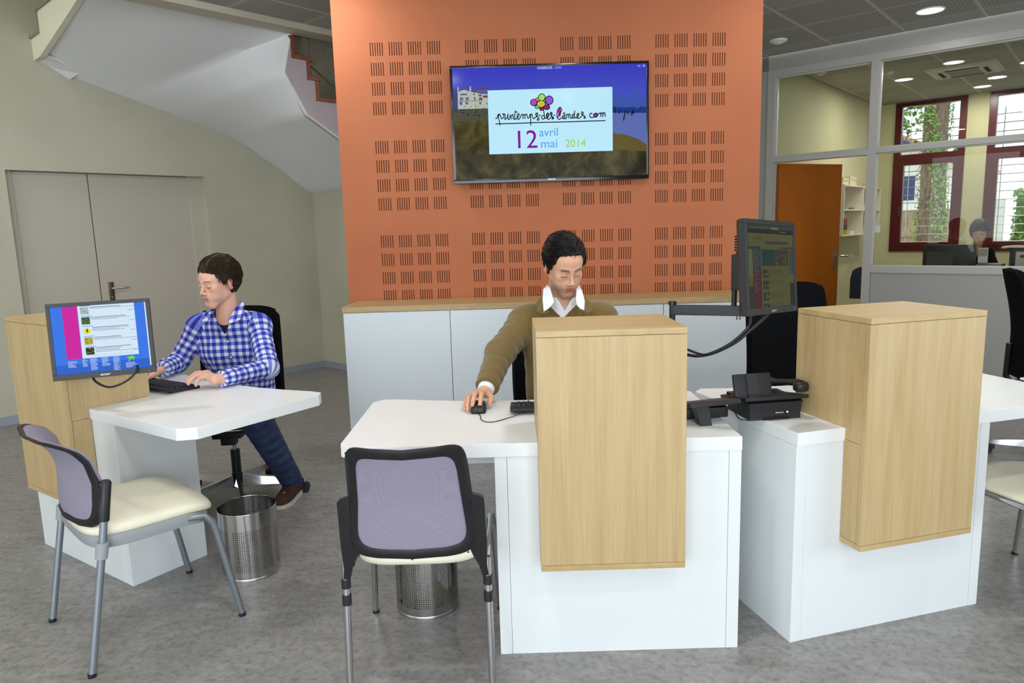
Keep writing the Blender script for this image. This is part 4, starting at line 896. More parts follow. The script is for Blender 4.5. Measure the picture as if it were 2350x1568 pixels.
keyboard('black keyboard under the hands of the man in the checked shirt', (-1.714, 3.329, .7575), math.radians(147))
keyboard('black keyboard beside the mouse, half hidden by the middle oak tower', (.212, 2.680, .7575), math.radians(179))
t = thing('computer_mouse', 'black computer mouse held by the man in the olive sweater', 'mouse', (-.138, 2.685, .7575), math.radians(180))
b = MB(); b.loft([[(x*k, y*k2, z) for x, y in se(.030, .050, 32, 5.5)] for k, k2, z in ((.97, .97, 0), (1.02, 1, .004), (1.0, 1, .012), (.96, .985, .019), (.86, .88, .029), (.55, .6, .0355), (.2, .25, .037))])
b.obj('mouse_body', BLACK, t, 60)
b = MB(); b.tube([(-.003, .034, .0265), (.003, .034, .0265)], .0085, 14); b.obj('scroll_wheel', mat('red_wheel', (200, 20, 16), .4, emit=(230, 20, 10), es=.5), t, 40)
b = MB(); b.box(-.0006, .0006, .005, .0495, .0, .0335); b.obj('button_split', DARKGAP, t)
cable('mouse_cable', 'thin black mouse cable curling over the middle desk to the keyboard', [(-.138, 2.634, .762), (-.128, 2.60, .7595), (-.124, 2.55, .7595), (-.105, 2.515, .7595), (-.075, 2.512, .7595), (-.03, 2.548, .7605), (.03, 2.60, .768), (.052, 2.645, .795), (.065, 2.68, .805), (.085, 2.66, .80), (.115, 2.63, .79), (.16, 2.60, .775)], .0016)
# telephones
def phone():
    t = thing('desk_telephone', 'black desk telephone with raised screen on the right desk ledge', 'telephone', (.930, 2.438, .758), math.radians(8))
    b = MB(); pr = [(0, 0), (-.006, .012), (-.004, .052), (.0, .062), (.05, .066), (.17, .03), (.19, .008), (.19, 0)]
    xs = [(-.096, 1.0), (.096, 1.0)]
    b.loft([[(x, y, z) for y, z in [(.0, .0), (.004, .055), (.012, .066), (.06, .062), (.18, .03), (.185, 0)]] for x in (-.104, .104)][:0] or [[(x*k, y, z) for x, y in ((-.1, y0), (.1, y0), (.1, .18), (-.1, .18))] for k, y0, z in ((.96, 0, 0), (.95, .002, .01), (.99, -.0, .05), (1.02, -.002, .062), (1.0, .01, .068))])
    b.obj('base', BLACK, t, 30)
    b = MB(); b.box(-.046, .05, -.004, .03, -.0005, .009); b.obj('base_recess', DARKGAP, t)
    b = MB(); R = Matrix.Rotation(math.radians(-9), 3, 'X'); b.box(-.118, .122, -.008, .20, .072, .086, .006, R=R, c=(0, -.008, .078)); b.obj('deck', BLACK, t, 40)
    b = MB(); R = Matrix.Rotation(math.radians(-16), 3, 'X'); b.box(-.150, -.010, .004, .018, .088, .168, .006, R=R, c=(-.08, .01, .085)); s_ = b.obj('screen_housing', BLACK, t, 40)
    b = MB(); b.box(-.104, -.062, -.0012, .01, .090, .1665, .001, R=R, c=(-.08, .01, .085)); b.obj('hinge_strip', mat('soft_black', (30, 31, 36), .55), s_)
    b = MB(); b.box(-.105, -.062, -.006, .006, .080, .096, .002); b.obj('hinge', BLACK, t)
    hs = [(.098, .012, .118), (.096, .03, .122), (.085, .09, .112), (.075, .15, .10), (.07, .185, .095)]
    b = MB(); b.tube(hs, [.017, .013, .011, .013, .018], 14, sx=1.35); h = b.obj('handset', BLACK, t, 60)
    b = MB(); b.loft([[(x+.098, y+.008, z) for x, y in se(r, r*.9, 24, 2.6)] for r, z in ((.020, .096), (.025, .100), (.026, .118), (.022, .128), (.012, .131))]); b.obj('earpiece', BLACK, h, 60)
    lm = mat('phone_logo', (226, 230, 240), .4, emit=(150, 154, 164), es=.3)
    MT = TX(.012, -.0052, .024)
    text('Alcatel-Lucent', .0072, lm, t, MT, 'brand_lettering', ext=.0003, font_scale=(.72, .9))
    b = MB(); b.tube([(.042, -.0055, .0265), (.042, -.0045, .0265)], .0036, 16); b.obj('brand_emblem', lm, t)
    return t
phone()
t = thing('desk_telephone', 'low black telephone console beside the middle oak tower', 'telephone', (.700, 2.405, .7575), math.radians(6))
b = MB(); b.loft([[(-.055+a, .0+y, z), (-.013+c, .0+y, z), (-.013+c, .03+y2, z), (-.055+a, .03+y2, z)] for a, c, y, y2, z in ((0, 0, -.02, 0, 0), (-.002, -.002, -.017, 0, .02), (-.010, -.006, -.004, .02, .056), (-.010, -.006, 0, .03, .066))]); b.obj('stand_foot', BLACK, t, 40)
b = MB(); R = Matrix.Rotation(math.radians(-13), 3, 'X') @ Matrix.Rotation(math.radians(-3), 3, 'Y'); b.box(-.085, .100, 0, .20, .064, .082, .006, R=R, c=(0, 0, .075)); b.obj('console', BLACK, t, 40)
b = MB(); b.box(-.07, .085, .07, .19, .0, .04, .01); b.obj('base', BLACK, t, 40)
cable('telephone_cable', 'small black cable loop between the two telephones', [(.79, 2.47, .79), (.80, 2.44, .765), (.825, 2.43, .7605), (.85, 2.44, .7605), (.87, 2.475, .78)], .0022)
# clear holder on the right desk
t = thing('card_holder', 'small clear card holder on the far side of the right desk', 'card holder', (2.185, 2.93, .757), AR)
AC = glass('clear_acrylic', (.9, .93, .93), 2.0)
b = MB(); b.box(-.03, .05, -.02, .03, 0, .003); b.box(-.03, .05, -.02, -.017, 0, .05); b.obj('holder', AC, t)
b = MB(); b.box(-.028, .048, -.012, .01, .004, .012); b.obj('cards', WHITE, t)
# ================================================================ CEILING FITTINGS
def downlight(name, label, s, n, lit=True, r=.095, power=0, grp='round ceiling lamps'):
    t = thing(name, label, 'ceiling lamp', SN(s, n, 3.07), 0, grp)
    b = MB(); secs = []
    for i in range(40):
        a = 2*math.pi*i/40; c, q = math.cos(a), math.sin(a)
        secs.append([(c*(r+.012), q*(r+.012), 0), (c*(r+.010), q*(r+.010), -.006), (c*r, q*r, -.007), (c*(r-.004), q*(r-.004), 0)])
    ring_loft(b, secs); b.obj('trim_ring', WHITE, t, 40)
    b = MB(); b.lathe([(.001, -.0035), (r-.003, -.0025), (r-.003, -.0005), (.001, -.0005)], 32)
    b.obj('diffuser', emis('lamp_diffuser_'+str(len(bpy.data.materials)), (255, 252, 240), 3.2 if lit else .4), t)
    if power:
        l = bpy.data.lights.new('lamp_light', 'AREA'); l.shape = 'DISK'; l.size = 2*r; l.energy = power; l.color = (1, .98, .93)
        o = bpy.data.objects.new('lamp_light', l); COL.objects.link(o); o.parent = t; o.location = (0, 0, -.02)
    return t
downlight('downlight', 'round lit lamp in the hall ceiling, above the glass partition', 1.478, -.586, power=3)
for s, n, lb, pw in [(.67, 2.36, 'left lamp of the three around the office air conditioner, nearest the yellow wall', 12), (1.27, 1.75, 'front lamp of the office, nearest the glass partition', 12), (1.28, 3.67, 'rear lamp of the office, above the first red window', 12), (1.88, 2.38, 'lamp at the right picture edge, beside the office air conditioner', 12)]:
    downlight('downlight', lb, s, n, power=pw*.85)
for i, (s, n) in enumerate([(-.9, -3.0), (-.9, -4.8), (1.5, -3.0), (1.5, -4.8), (3.3, -1.8), (3.3, -4.2), (-.9, -6.6), (1.5, -6.6), (3.3, -6.6), (.3, -8.4), (2.7, -8.4)]):  # added unseen lights under the hall ceiling, brightening desk tops and floor
    l = bpy.data.lights.new('hall_fill_light', 'AREA'); l.shape = 'DISK'; l.size = .19; l.energy = 9 if n > -4 else 15; l.color = (1, .985, .96)
    o = bpy.data.objects.new('hall_fill_light', l); COL.objects.link(o); o.location = SN(s, n, 3.06)
def detector(label, s, n, r=.06):
    t = thing('smoke_detector', label, 'smoke detector', SN(s, n, 3.07), 0)
    b = MB(); b.lathe([(.001, -.03), (r*.5, -.03), (r*.62, -.022), (r*.95, -.014), (r, -.004), (r, 0), (.001, 0)], 32); b.obj('cover', WHITE, t, 40)
    b = MB(); b.lathe([(.001, -.034), (r*.42, -.034), (r*.5, -.030)], 24); b.obj('sensor_cap', WHITE, t, 40)
detector('round white smoke detector on the hall ceiling beside the orange wall', .283, -.587, .078)
detector('small white detector on the office ceiling, left of the air conditioner', .67, 1.74, .04)
detector('round white detector on the office ceiling above the open door', .10, 1.17, .06)
t = thing('air_conditioner', 'square white cassette air conditioner in the office ceiling', 'air conditioner', SN(1.29, 2.29, 3.07), math.atan2(Sd.y, Sd.x))
b = MB(); h = .34; b.loft([[(-k, -k, z), (k, -k, z), (k, k, z), (-k, k, z)] for k, z in ((h, 0), (h, -.006), (h*.82, -.03), (h*.5, -.032))]); b.obj('casing', mat('aircon_white', (206, 206, 196), .5), t)
b = MB(); b.box(-.15, .15, -.15, .15, -.037, -.030, .003); b.obj('intake_grille', mat('aircon_grille', (150, 150, 142), .6), t)
for k in range(4):
    R = Matrix.Rotation(k*math.pi/2, 4, 'Z'); b = MB(R); b.box(-.16, .16, .195, .235, -.0335, -.029); b.obj('air_slot', DARKGAP, t)

# ================================================================ OFFICE BEHIND THE GLASS
t = thing('wall_shelf', 'cream wall shelf unit hanging on the yellow office wall', 'shelf', SN(-.08, 2.0, 1.26), math.atan2(Sd.y, Sd.x))
SH = mat('cream_shelf', (222, 214, 188), .5); SHI = mat('shelf_back', (196, 186, 160), .6); w_, hh, dd_ = 1.70, .625, .25
for y in (0, w_/2-.01, w_-.018):
    b = MB(); b.box(0, dd_, y, y+.018, 0, hh, .001); b.obj('side_panel', SH, t)
for z in (0, .312, hh-.018):
    b = MB(); b.box(.002, dd_-.001, .018, w_-.018, z, z+.018, .001); b.obj('shelf', SH, t)
b = MB(); b.box(0, .006, .01, w_-.01, .01, hh-.01); b.obj('back_panel', SHI, t)
def onshelf(name, label, cat, u, v, z, sx, sy, sz, m, extra=None, rz=0):
    o = thing(name, label, cat, SN(-.08+u, 2.0+v, z), math.atan2(Sd.y, Sd.x)+rz)
    b = MB(); b.box(-sx/2, sx/2, -sy/2, sy/2, 0, sz, .002); b.obj('body', m, o)
    if extra: extra(o, sx, sy, sz)
    return o
cream2 = mat('cardboard_cream', (220, 208, 168), .7); whitep = mat('white_paper', (232, 232, 228), .8); redb = mat('red_box', (140, 24, 30), .5); yel = mat('yellow_card', (206, 168, 40), .6); blk = BLACK; blu = mat('blue_grey_items', (110, 122, 140), .6)
def lid(o, sx, sy, sz):
    b = MB(); b.box(-sx/2-.003, sx/2+.003, -sy/2-.003, sy/2+.003, sz-.035, sz+.004, .002); b.obj('lid', cream2, o)
onshelf('archive_box', 'cream archive box on top of the wall shelf, front one', 'box', .12, .14, 1.886, .20, .24, .08, cream2, lid)
onshelf('archive_box', 'larger cream archive box on top of the wall shelf, behind the front one', 'box', .12, .45, 1.886, .20, .30, .10, cream2, lid)
onshelf('paper_bundle', 'frayed paper bundle on the far end of the wall shelf top', 'papers', .14, 1.5, 1.886, .16, .26, .045, mat('kraft', (176, 150, 104), .8), rz=.2)
onshelf('white_box', 'upright white box in the lower front bay of the wall shelf', 'box', .16, .10, 1.279, .10, .07, .19, whitep)
onshelf('red_box', 'red and black box in the lower bay of the wall shelf', 'box', .13, .32, 1.279, .12, .12, .20, redb, lambda o, sx, sy, sz: MB().box(-sx/2-.002, sx/2+.002, -sy/2-.002, sy/2+.002, .06, .12).obj('black_band', BLACK, o))
onshelf('yellow_card_stack', 'low yellow card stack in the lower bay of the wall shelf', 'cards', .20, .26, 1.279, .07, .10, .055, yel)
onshelf('white_card_stack', 'low white card stack in the lower bay of the wall shelf', 'cards', .20, .46, 1.279, .07, .10, .04, whitep)
onshelf('brochure', 'white brochure leaning in the lower bay of the wall shelf', 'brochure', .10, .52, 1.279, .02, .14, .25, whitep)
onshelf('stationery_tray', 'grey blue stationery tray on the middle shelf of the wall shelf', 'tray', .16, .14, 1.591, .12, .16, .03, blu)
onshelf('tape_roll_box', 'small yellow box on the middle shelf of the wall shelf', 'box', .19, .29, 1.591, .05, .05, .03, yel)
onshelf('stapler', 'dark stapler on the middle shelf of the wall shelf', 'stapler', .18, .56, 1.591, .04, .15, .02, mat('olive_dark', (96, 90, 60), .5))
onshelf('paper_stack', 'white paper stack on the far middle shelf of the wall shelf', 'papers', .15, 1.25, 1.591, .18, .24, .06, whitep)
onshelf('paper_stack', 'white papers sticking out of the far lower bay of the wall shelf', 'papers', .20, 1.42, 1.279, .20, .24, .09, whitep)
onshelf('brochure', 'tilted white brochure in the far lower bay of the wall shelf', 'brochure', .16, 1.10, 1.279, .03, .16, .20, whitep, rz=.2)
# office desk, monitor, tower, papers
t = thing('office_desk', 'office desk behind the glass, under the monitor and computer tower', 'desk', SN(1.95, 1.35, 0), math.atan2(Sd.y, Sd.x))
b = MB(); b.box(-1.0, 1.1, -.4, .4, .72, .75, .003); b.obj('desktop', OAK, t)
for x in (-.95, 1.02):
    b = MB(); b.box(x, x+.03, -.38, .38, 0, .72); b.obj('side_panel', GREYPL, t)
t = thing('computer_monitor', 'back of a black monitor behind the glass, hiding the woman in part', 'monitor', SN(1.43, 1.2, .751), math.atan2(Sd.y, Sd.x)+.02)
b = MB(); b.box(-.232, .232, -.02, .02, .125, .425, .008); b.obj('housing', BLACK, t, 40)
b = MB(); b.box(-.2, .06, -.032, -.019, .15, .34, .006); b.obj('rear_cover', mat('charcoal', (34, 35, 34), .5), t)
b = MB(); b.box(-.12, .12, -.09, .09, 0, .012, .004); b.box(-.025, .025, -.02, .02, .01, .2); b.obj('stand', BLACK, t)
t = thing('computer_tower', 'computer tower standing at the right edge behind the glass', 'computer', SN(2.17, 1.15, .751), math.atan2(Sd.y, Sd.x))
b = MB(); b.box(-.22, .22, -.02, .36, 0, .385, .003); b.obj('case', BLACK, t)
b = MB(); b.box(-.17, .215, -.024, -.018, .03, .355); b.obj('rear_plate', mat('zinc_plate', (170, 168, 156), .4, .3), t)
b = MB(); b.tube([(.09, -.0245, .24), (.09, -.026, .24)], .062, 28); b.obj('fan_grille', mat('fan_grille_grey', (90, 88, 80), .6), t)
b = MB(); b.box(-.13, -.08, -.05, -.022, .30, .325, .003); b.tube([(-.09, -.045, .31), (-.05, -.06, .27), (-.03, -.06, .15), (-.0, -.06, .03)], .006, 8); b.obj('power_plug', BLACK, t)
t = thing('newspaper', 'folded paper lying on the computer tower behind the glass', 'newspaper', SN(2.08, 1.22, 1.142), math.atan2(Sd.y, Sd.x)+.03)
b = MB()
def np_(u, v): return ((u-.5)*.40, (v-.5)*.26, .010+.002*math.sin(u*9)+.001*math.sin(v*7)-(.006*max(0, .2-u)*5 if u < .2 else 0))
b.sheet(np_, 16, 8, .014); b.obj('pages', mat('newsprint', (222, 214, 190), .8), t, 60)
t = thing('office_printer', 'black desktop printer between the office monitor and the tower', 'printer', SN(1.80, 1.2, .751), math.atan2(Sd.y, Sd.x))
b = MB(); b.box(-.12, .10, -.12, .15, 0, .235, .01); b.obj('body', BLACK, t, 40)
b = MB(); b.box(-.115, .095, -.123, -.118, .22, .228); b.obj('edge_strip', GALU, t)
t = thing('calendar_card', 'striped calendar card standing between the office monitor and the papers', 'card', SN(1.715, 1.28, .99), math.atan2(Sd.y, Sd.x))
b = MB(); b.box(-.042, .042, 0, .004, 0, .15); b.obj('card', whitep, t)
b = MB()
for k in range(7): b._add([(-.04+k*.011, -.001, .065), (-.034+k*.011, -.001, .065), (-.028+k*.011, -.001, .14), (-.034+k*.011, -.001, .14)], [(0, 1, 2, 3)])
b.obj('stripes', mat('olive_stripes', (120, 124, 60), .6), t)
# dark chair top and dark bag by the door
t = thing('office_stool', 'dark chair back showing just above the sill, left of the office monitor', 'chair', SN(.72, 1.5, 0), math.atan2(Sd.y, Sd.x)+3)
b = MB(); b.sheet(lambda u, v: ((u-.5)*.42*(1-.25*max(0, v-.75)*4*abs(u-.5)), .22+.04*(2*u-1)**2, .58+.365*v-.05*abs(2*u-1)**3*v), 14, 10, .04); b.obj('backrest', mat('blue_grey_fabric', (58, 64, 76), .95), t, 60)
seat_pad(.21, .2, .43, .06, 0, .02).obj('seat', BLACKF, t, 70)
for a, c in ((-.18, -.17), (.18, -.17), (-.18, .17), (.18, .17)):
    b = MB(); b.tube([(a, c, 0), (a*.95, c*.95, .44)], .011, 8); b.obj('leg', BLACK, t)
for a in (-.1, .1):
    b = MB(); b.tube([(a, .17, .44), (a, .22, .62)], .011, 8); b.obj('back_support', BLACK, t)
t = thing('coat', 'black coat hanging at the door post inside the office', 'coat', SN(.98, .42, 0), math.atan2(Sd.y, Sd.x))
b = MB()
rings = []
for z, hx, hy in ((.30, .10, .05), (.5, .11, .055), (.75, .10, .05), (.92, .07, .045), (1.0, .03, .03)):
    rings.append([(x*(1+.12*math.sin(i*1.9)), y*(1+.2*math.sin(i*2.3)), z) for i, (x, y) in enumerate(se(hx, hy, 28, 2.5))])
b.loft(rings); b.obj('cloth', BLACKF, t, 60)
b = MB(); b.tube([(0, 0, .99), (0, -.33, 1.02)], .006, 6); b.tube([(0, 0, 0), (0, 0, .3)], .012, 8); b.lathe([(.001, 0), (.13, 0), (.13, .015), (.001, .02)], 24); b.obj('stand', BLACK, t)

# ================================================================ OUTSIDE THE OFFICE WINDOWS
def leafmat(name, a, b_, c):
    M = mat(name, a, .6); mp = texco(M); t_ = noise(M, mp, 9, 4, .7); r = ramp(M, t_.outputs[0], [(.35, b_), (.5, a), (.65, c)]); n, l, bs = nt(M); l.new(r.outputs[0], bs.inputs['Base Color']); return M
GRN = leafmat('hedge_leaves', (92, 128, 62), (48, 74, 36), (150, 186, 96))
IVY = leafmat('ivy_leaves', (134, 182, 84), (82, 124, 54), (190, 222, 120))
BARK = mat('bark', (120, 100, 84), .9); mp = texco(BARK, (3, 3, .5)); t_ = noise(BARK, mp, 9, 6, .8, .6); r_ = ramp(BARK, t_.outputs[0], [(.35, (70, 56, 46)), (.6, (150, 128, 108))]); BARK.node_tree.links.new(r_.outputs[0], BARK.node_tree.nodes['Principled BSDF'].inputs['Base Color'])
REED = mat('reed_fence', (170, 148, 118), .9); mp = texco(REED, (26, 26, 1.2)); t_ = noise(REED, mp, 4, 5, .7, .3); r_ = ramp(REED, t_.outputs[0], [(.35, (116, 98, 78)), (.6, (206, 184, 150))]); REED.node_tree.links.new(r_.outputs[0], REED.node_tree.nodes['Principled BSDF'].inputs['Base Color'])
struct(MB(MSN).box(-8, 10, 4.5, 30, -.25, -.12).obj('ground_outside', mat('gravel', (170, 164, 150), .9)))
def leaves(b, pts, size, rnd):
    for c, nrm in pts:
        a = nrm.orthogonal().normalized(); R = Matrix.Rotation(rnd.uniform(0, 6.28), 3, nrm); a = R @ a; d2 = nrm.cross(a); s = size*rnd.uniform(.6, 1.3)
        a = (a+nrm*rnd.uniform(-.5, .5)).normalized()
        b._add([c-a*s, c+d2*s*.6+nrm*.01, c+a*s, c-d2*s*.6+nrm*.01], [(0, 1, 2, 3)])
rnd = random.Random(21)
tr = thing('tree', 'thick ivy-covered tree trunk outside the first red window', 'tree', SN(.12, 7.4, -.15))
b = MB(); b.tube([(0, 0, 0), (.02, 0, 1.5), (0, .02, 3.2), (.03, 0, 5.5)], [.245, .21, .195, .18], 20); b.obj('trunk', BARK, tr, 60)
b = MB(); P = []
for i in range(5200):
    z = rnd.uniform(.9, 5.3); a = rnd.uniform(0, 6.28)
    if math.sin(a*2+z*2.1)+math.sin(z*5+a*3)*.6 < -.3: continue
    n_ = Vector((math.cos(a), math.sin(a), 0)); P.append((n_*(.215+rnd.uniform(0, .05))+Vector((0, 0, z)), n_))
leaves(b, P, .024, rnd); o = b.obj('ivy', IVY, tr); o['kind'] = 'stuff'
b = MB(); P = []
for i in range(420):
    c = Vector((-.9+rnd.gauss(0, .28), rnd.gauss(0, .3), 3.35+rnd.gauss(0, .22))); P.append((c, Vector((rnd.gauss(0, 1), rnd.gauss(0, 1), rnd.gauss(0, 1))).normalized()))
leaves(b, P, .05, rnd); b.tube([(0, 0, 3.6), (-.5, 0, 3.5), (-1.1, 0, 3.3)], [.03, .02, .006], 6); b.tube([(.1, 0, 2.4), (.45, 0, 2.9), (.75, -.1, 3.6)], [.04, .03, .02], 6); b.obj('branch', GRN, tr)
f = MB(MSN); f.box(-3.5, .88, 8.6, 8.66, -.12, 1.62); f.box(-3.5, .88, 8.56, 8.60, .5, .53); f.box(-3.5, .88, 8.56, 8.60, 1.1, 1.13); o = f.obj('reed_fence', REED); tag(o, 'brown reed fence outside, behind the ivy-covered tree', 'fence')
hd = thing('hedge', 'leafy green hedge outside the second red window', 'hedge', SN(1.9, 8.2, -.12), math.atan2(Sd.y, Sd.x))
b = MB(); b.box(-.62, 1.9, 0, .8, 0, 1.95, .1); b.obj('hedge_core', GRN, hd)
b = MB(); P = []
for i in range(5200):
    if rnd.random() < .75: P.append((Vector((rnd.uniform(-.65, 1.9), -.02+rnd.uniform(-.05, .03), rnd.uniform(.3, 2.0))), Vector((rnd.gauss(0, .4), -1, rnd.gauss(0, .4))).normalized()))
    else: P.append((Vector((rnd.uniform(-.65, 1.9), rnd.uniform(0, .8), 1.97+rnd.uniform(-.03, .08))), Vector((rnd.gauss(0, .4), -.3, 1)).normalized()))
leaves(b, P, .04, rnd); o = b.obj('hedge_leaves', GRN, hd); o['kind'] = 'stuff'
b = MB(MSN); b.box(.92, 1.13, 8.05, 8.2, -.12, 1.75); o = b.obj('gate_post', WHITE); tag(o, 'white gate post beside the hedge outside', 'post')
TILE = mat('roof_tiles', (196, 132, 100), .8); mp = texco(TILE); w1 = TILE.node_tree.nodes.new('ShaderNodeTexWave'); w1.inputs['Scale'].default_value = 2.6; w1.inputs['Distortion'].default_value = .6; TILE.node_tree.links.new(mp.outputs[0], w1.inputs[0])
t_ = noise(TILE, mp, 7, 4); mx = math_(TILE, 'MULTIPLY', w1.outputs[1], t_.outputs[0]); r_ = ramp(TILE, mx, [(.1, (150, 92, 70)), (.5, (226, 178, 150))]); TILE.node_tree.links.new(r_.outputs[0], TILE.node_tree.nodes['Principled BSDF'].inputs['Base Color'])
NAVY = mat('navy_trim', (44, 60, 104), .5); HW = mat('white_render', (228, 228, 224), .8); GL = mat('dark_window_glass', (70, 80, 92), .15)
def house(label, s, n, rz, w, h, d, ridge):
    t = thing('house', label, 'house', SN(s, n, -.12), math.atan2(Sd.y, Sd.x)+rz)
    b = MB(); b.prism([(-w/2, 0), (w/2, 0), (w/2, h), (0, h+ridge), (-w/2, h)], 0, d, axis='y'); b.obj('wall', HW, t)
    for s_ in (-1, 1):
        b = MB(); b.prism([(s_*(w/2+.45), h-.22), (0, h+ridge+.06), (0, h+ridge+.20), (s_*(w/2+.45), h-.06)], -.5, d+.4, axis='y'); b.obj('roof', TILE, t)
        b = MB(); b.prism([(s_*(w/2+.47), h-.34), (0, h+ridge-.08), (0, h+ridge+.07), (s_*(w/2+.47), h-.19)], -.56, -.50, axis='y'); b.obj('barge_board', NAVY, t)
    for x, z in ((-w*.28, h*.35), (w*.22, h*.35), (-w*.2, h*.78), (w*.2, h*.78)):
        b = MB(); b.box(x-.45, x+.45, -.03, .02, z-.35, z+.35); f = b.obj('window', HW, t)
        for k in (-1, 1):
            g = MB(); g.box(x+k*.22-.19, x+k*.22+.19, -.045, -.028, z-.30, z+.30); g.obj('pane', GL, f)
        for k in (-1, 1):
            g = MB(); g.box(x+k*.62-.15, x+k*.62+.15, -.04, 0, z-.36, z+.36); g.obj('shutter', NAVY, t)
house('white house with navy gable boards behind the reed fence', -4.2, 17.5, .0, 6.2, 3.2, 5, 1.5)
house('white house with tiled roof beyond the hedge', 3.4, 24, .0, 5.6, 3.4, 5, 2.0)
# ================================================================ PEOPLE (bodies sampled as distance fields and meshed as one surface)
def axis(lo, hi, base, fine):
    out = [lo]; x = lo
    while x < hi:
        h = base
        for a, b_, s in fine:
            if a-base <= x <= b_: h = min(h, s)
        x += h; out.append(x)
    return np.array(out, np.float64)
class Field:
    def __init__(s, xs, ys, zs): s.ax = (xs, ys, zs); s.F = np.full((len(xs), len(ys), len(zs)), .5, np.float32)
    def block(s, lo, hi):
        sl = []
        for a, l, h in zip(s.ax, lo, hi):
            i0 = max(0, int(np.searchsorted(a, l))-1); i1 = min(len(a), int(np.searchsorted(a, h))+2); sl.append(slice(i0, max(i1, i0+1)))
        P = np.meshgrid(*[a[q] for a, q in zip(s.ax, sl)], indexing='ij')
        return tuple(sl), np.stack(P, -1).astype(np.float32)
def smin(a, b, k):
    if k <= 0: return np.minimum(a, b)
    h = np.maximum(k-np.abs(a-b), 0)/k; return np.minimum(a, b)-h*h*k*.25
def smax(a, b, k): return -smin(-a, -b, k)
V3 = lambda p: np.array(p, np.float32)
def cone(a, b, ra, rb, flat=None, ripple=None):
    a, b = V3(a), V3(b); ab = b-a; L2 = max(float(ab @ ab), 1e-9)
    def d(P):
        t = np.clip(((P-a) @ ab)/L2, 0, 1); w = P-(a+t[..., None]*ab); r = ra+(rb-ra)*t
        if flat is not None:
            n, s = V3(flat[0]), flat[1]; w = w+(w @ n)[..., None]*n*(1/s-1)
        if ripple:
            A, per, ph = ripple; L = math.sqrt(L2); u = ab/L; e = np.cross(u, V3((.3, .9, .2))); e /= np.linalg.norm(e); g = np.cross(u, e)
            an = np.arctan2(w @ g, w @ e); r = r+A*np.sin(2*math.pi*t*L/per+1.7*np.sin(an+ph)+ph)*(.6+.4*np.sin(an*2+ph))
        return np.sqrt((w*w).sum(-1))-r
    m = max(ra, rb)+(.012 if ripple else 0); return d, np.minimum(a, b)-m, np.maximum(a, b)+m
def ell(c, r, R=None):
    c, r = V3(c), V3(r); m = float(r.max())
    def d(P):
        q = P-c
        if R is not None: q = q @ R       # R columns = local axes
        k0 = np.sqrt(((q/r)**2).sum(-1)); k1 = np.sqrt(((q/(r*r))**2).sum(-1))+1e-9; return k0*(k0-1)/k1
    return d, c-m, c+m
def add(F, prim, k=.02, sub=False):
    d, lo, hi = prim; mg = k+.02; sl, P = F.block(lo-mg, hi+mg); v = d(P)
    F.F[sl] = smax(F.F[sl], -v, k) if sub else smin(F.F[sl], v, k)
def group(F, fn, lo, hi, k):
    sl, P = F.block(V3(lo), V3(hi)); F.F[sl] = smin(F.F[sl], fn(P), k)
def surface_nets(F):
    V = F.F; xs, ys, zs = F.ax; neg = V < 0
    c = [neg[i:V.shape[0]-1+i, j:V.shape[1]-1+j, k:V.shape[2]-1+k] for i in (0, 1) for j in (0, 1) for k in (0, 1)]
    anyn = np.logical_or.reduce(c); alln = np.logical_and.reduce(c); act = anyn & ~alln
    I = np.argwhere(act); idx = -np.ones(act.shape, np.int32); idx[act] = np.arange(len(I))
    pos = np.zeros((len(I), 3)); cnt = np.zeros(len(I)); G = np.array([0, 1])
    cor = {}
    for i in (0, 1):
        for j in (0, 1):
            for k in (0, 1): cor[i, j, k] = V[I[:, 0]+i, I[:, 1]+j, I[:, 2]+k]
    def xyz(i, j, k): return np.stack([xs[I[:, 0]+i], ys[I[:, 1]+j], zs[I[:, 2]+k]], 1)
    for a in cor:
        for ax in range(3):
            if a[ax] == 0:
                b_ = list(a); b_[ax] = 1; b_ = tuple(b_); va, vb = cor[a], cor[b_]; cr = (va < 0) != (vb < 0)
                t = np.where(cr, va/(va-vb+1e-12), 0)[:, None]; p = xyz(*a)*(1-t)+xyz(*b_)*t
                pos += np.where(cr[:, None], p, 0); cnt += cr
    pos /= np.maximum(cnt, 1)[:, None]
    faces = []
    for ax in range(3):
        a = [slice(None)]*3; b_ = [slice(None)]*3; a[ax] = slice(0, -1); b_[ax] = slice(1, None)
        cr = neg[tuple(a)] != neg[tuple(b_)]; E = np.argwhere(cr); o = [i for i in range(3) if i != ax]
        E = E[(E[:, o[0]] > 0) & (E[:, o[1]] > 0) & (E[:, o[0]] < V.shape[o[0]]-1) & (E[:, o[1]] < V.shape[o[1]]-1)]
        q = []
        for du, dv in ((0, 0), (1, 0), (1, 1), (0, 1)):
            e = E.copy(); e[:, o[0]] -= du; e[:, o[1]] -= dv; q.append(idx[e[:, 0], e[:, 1], e[:, 2]])
        q = np.stack(q, 1); fl = neg[E[:, 0], E[:, 1], E[:, 2]]; fl = fl if ax != 1 else ~fl
        q[fl] = q[fl][:, ::-1]; faces.append(q)
    return pos, np.concatenate(faces)
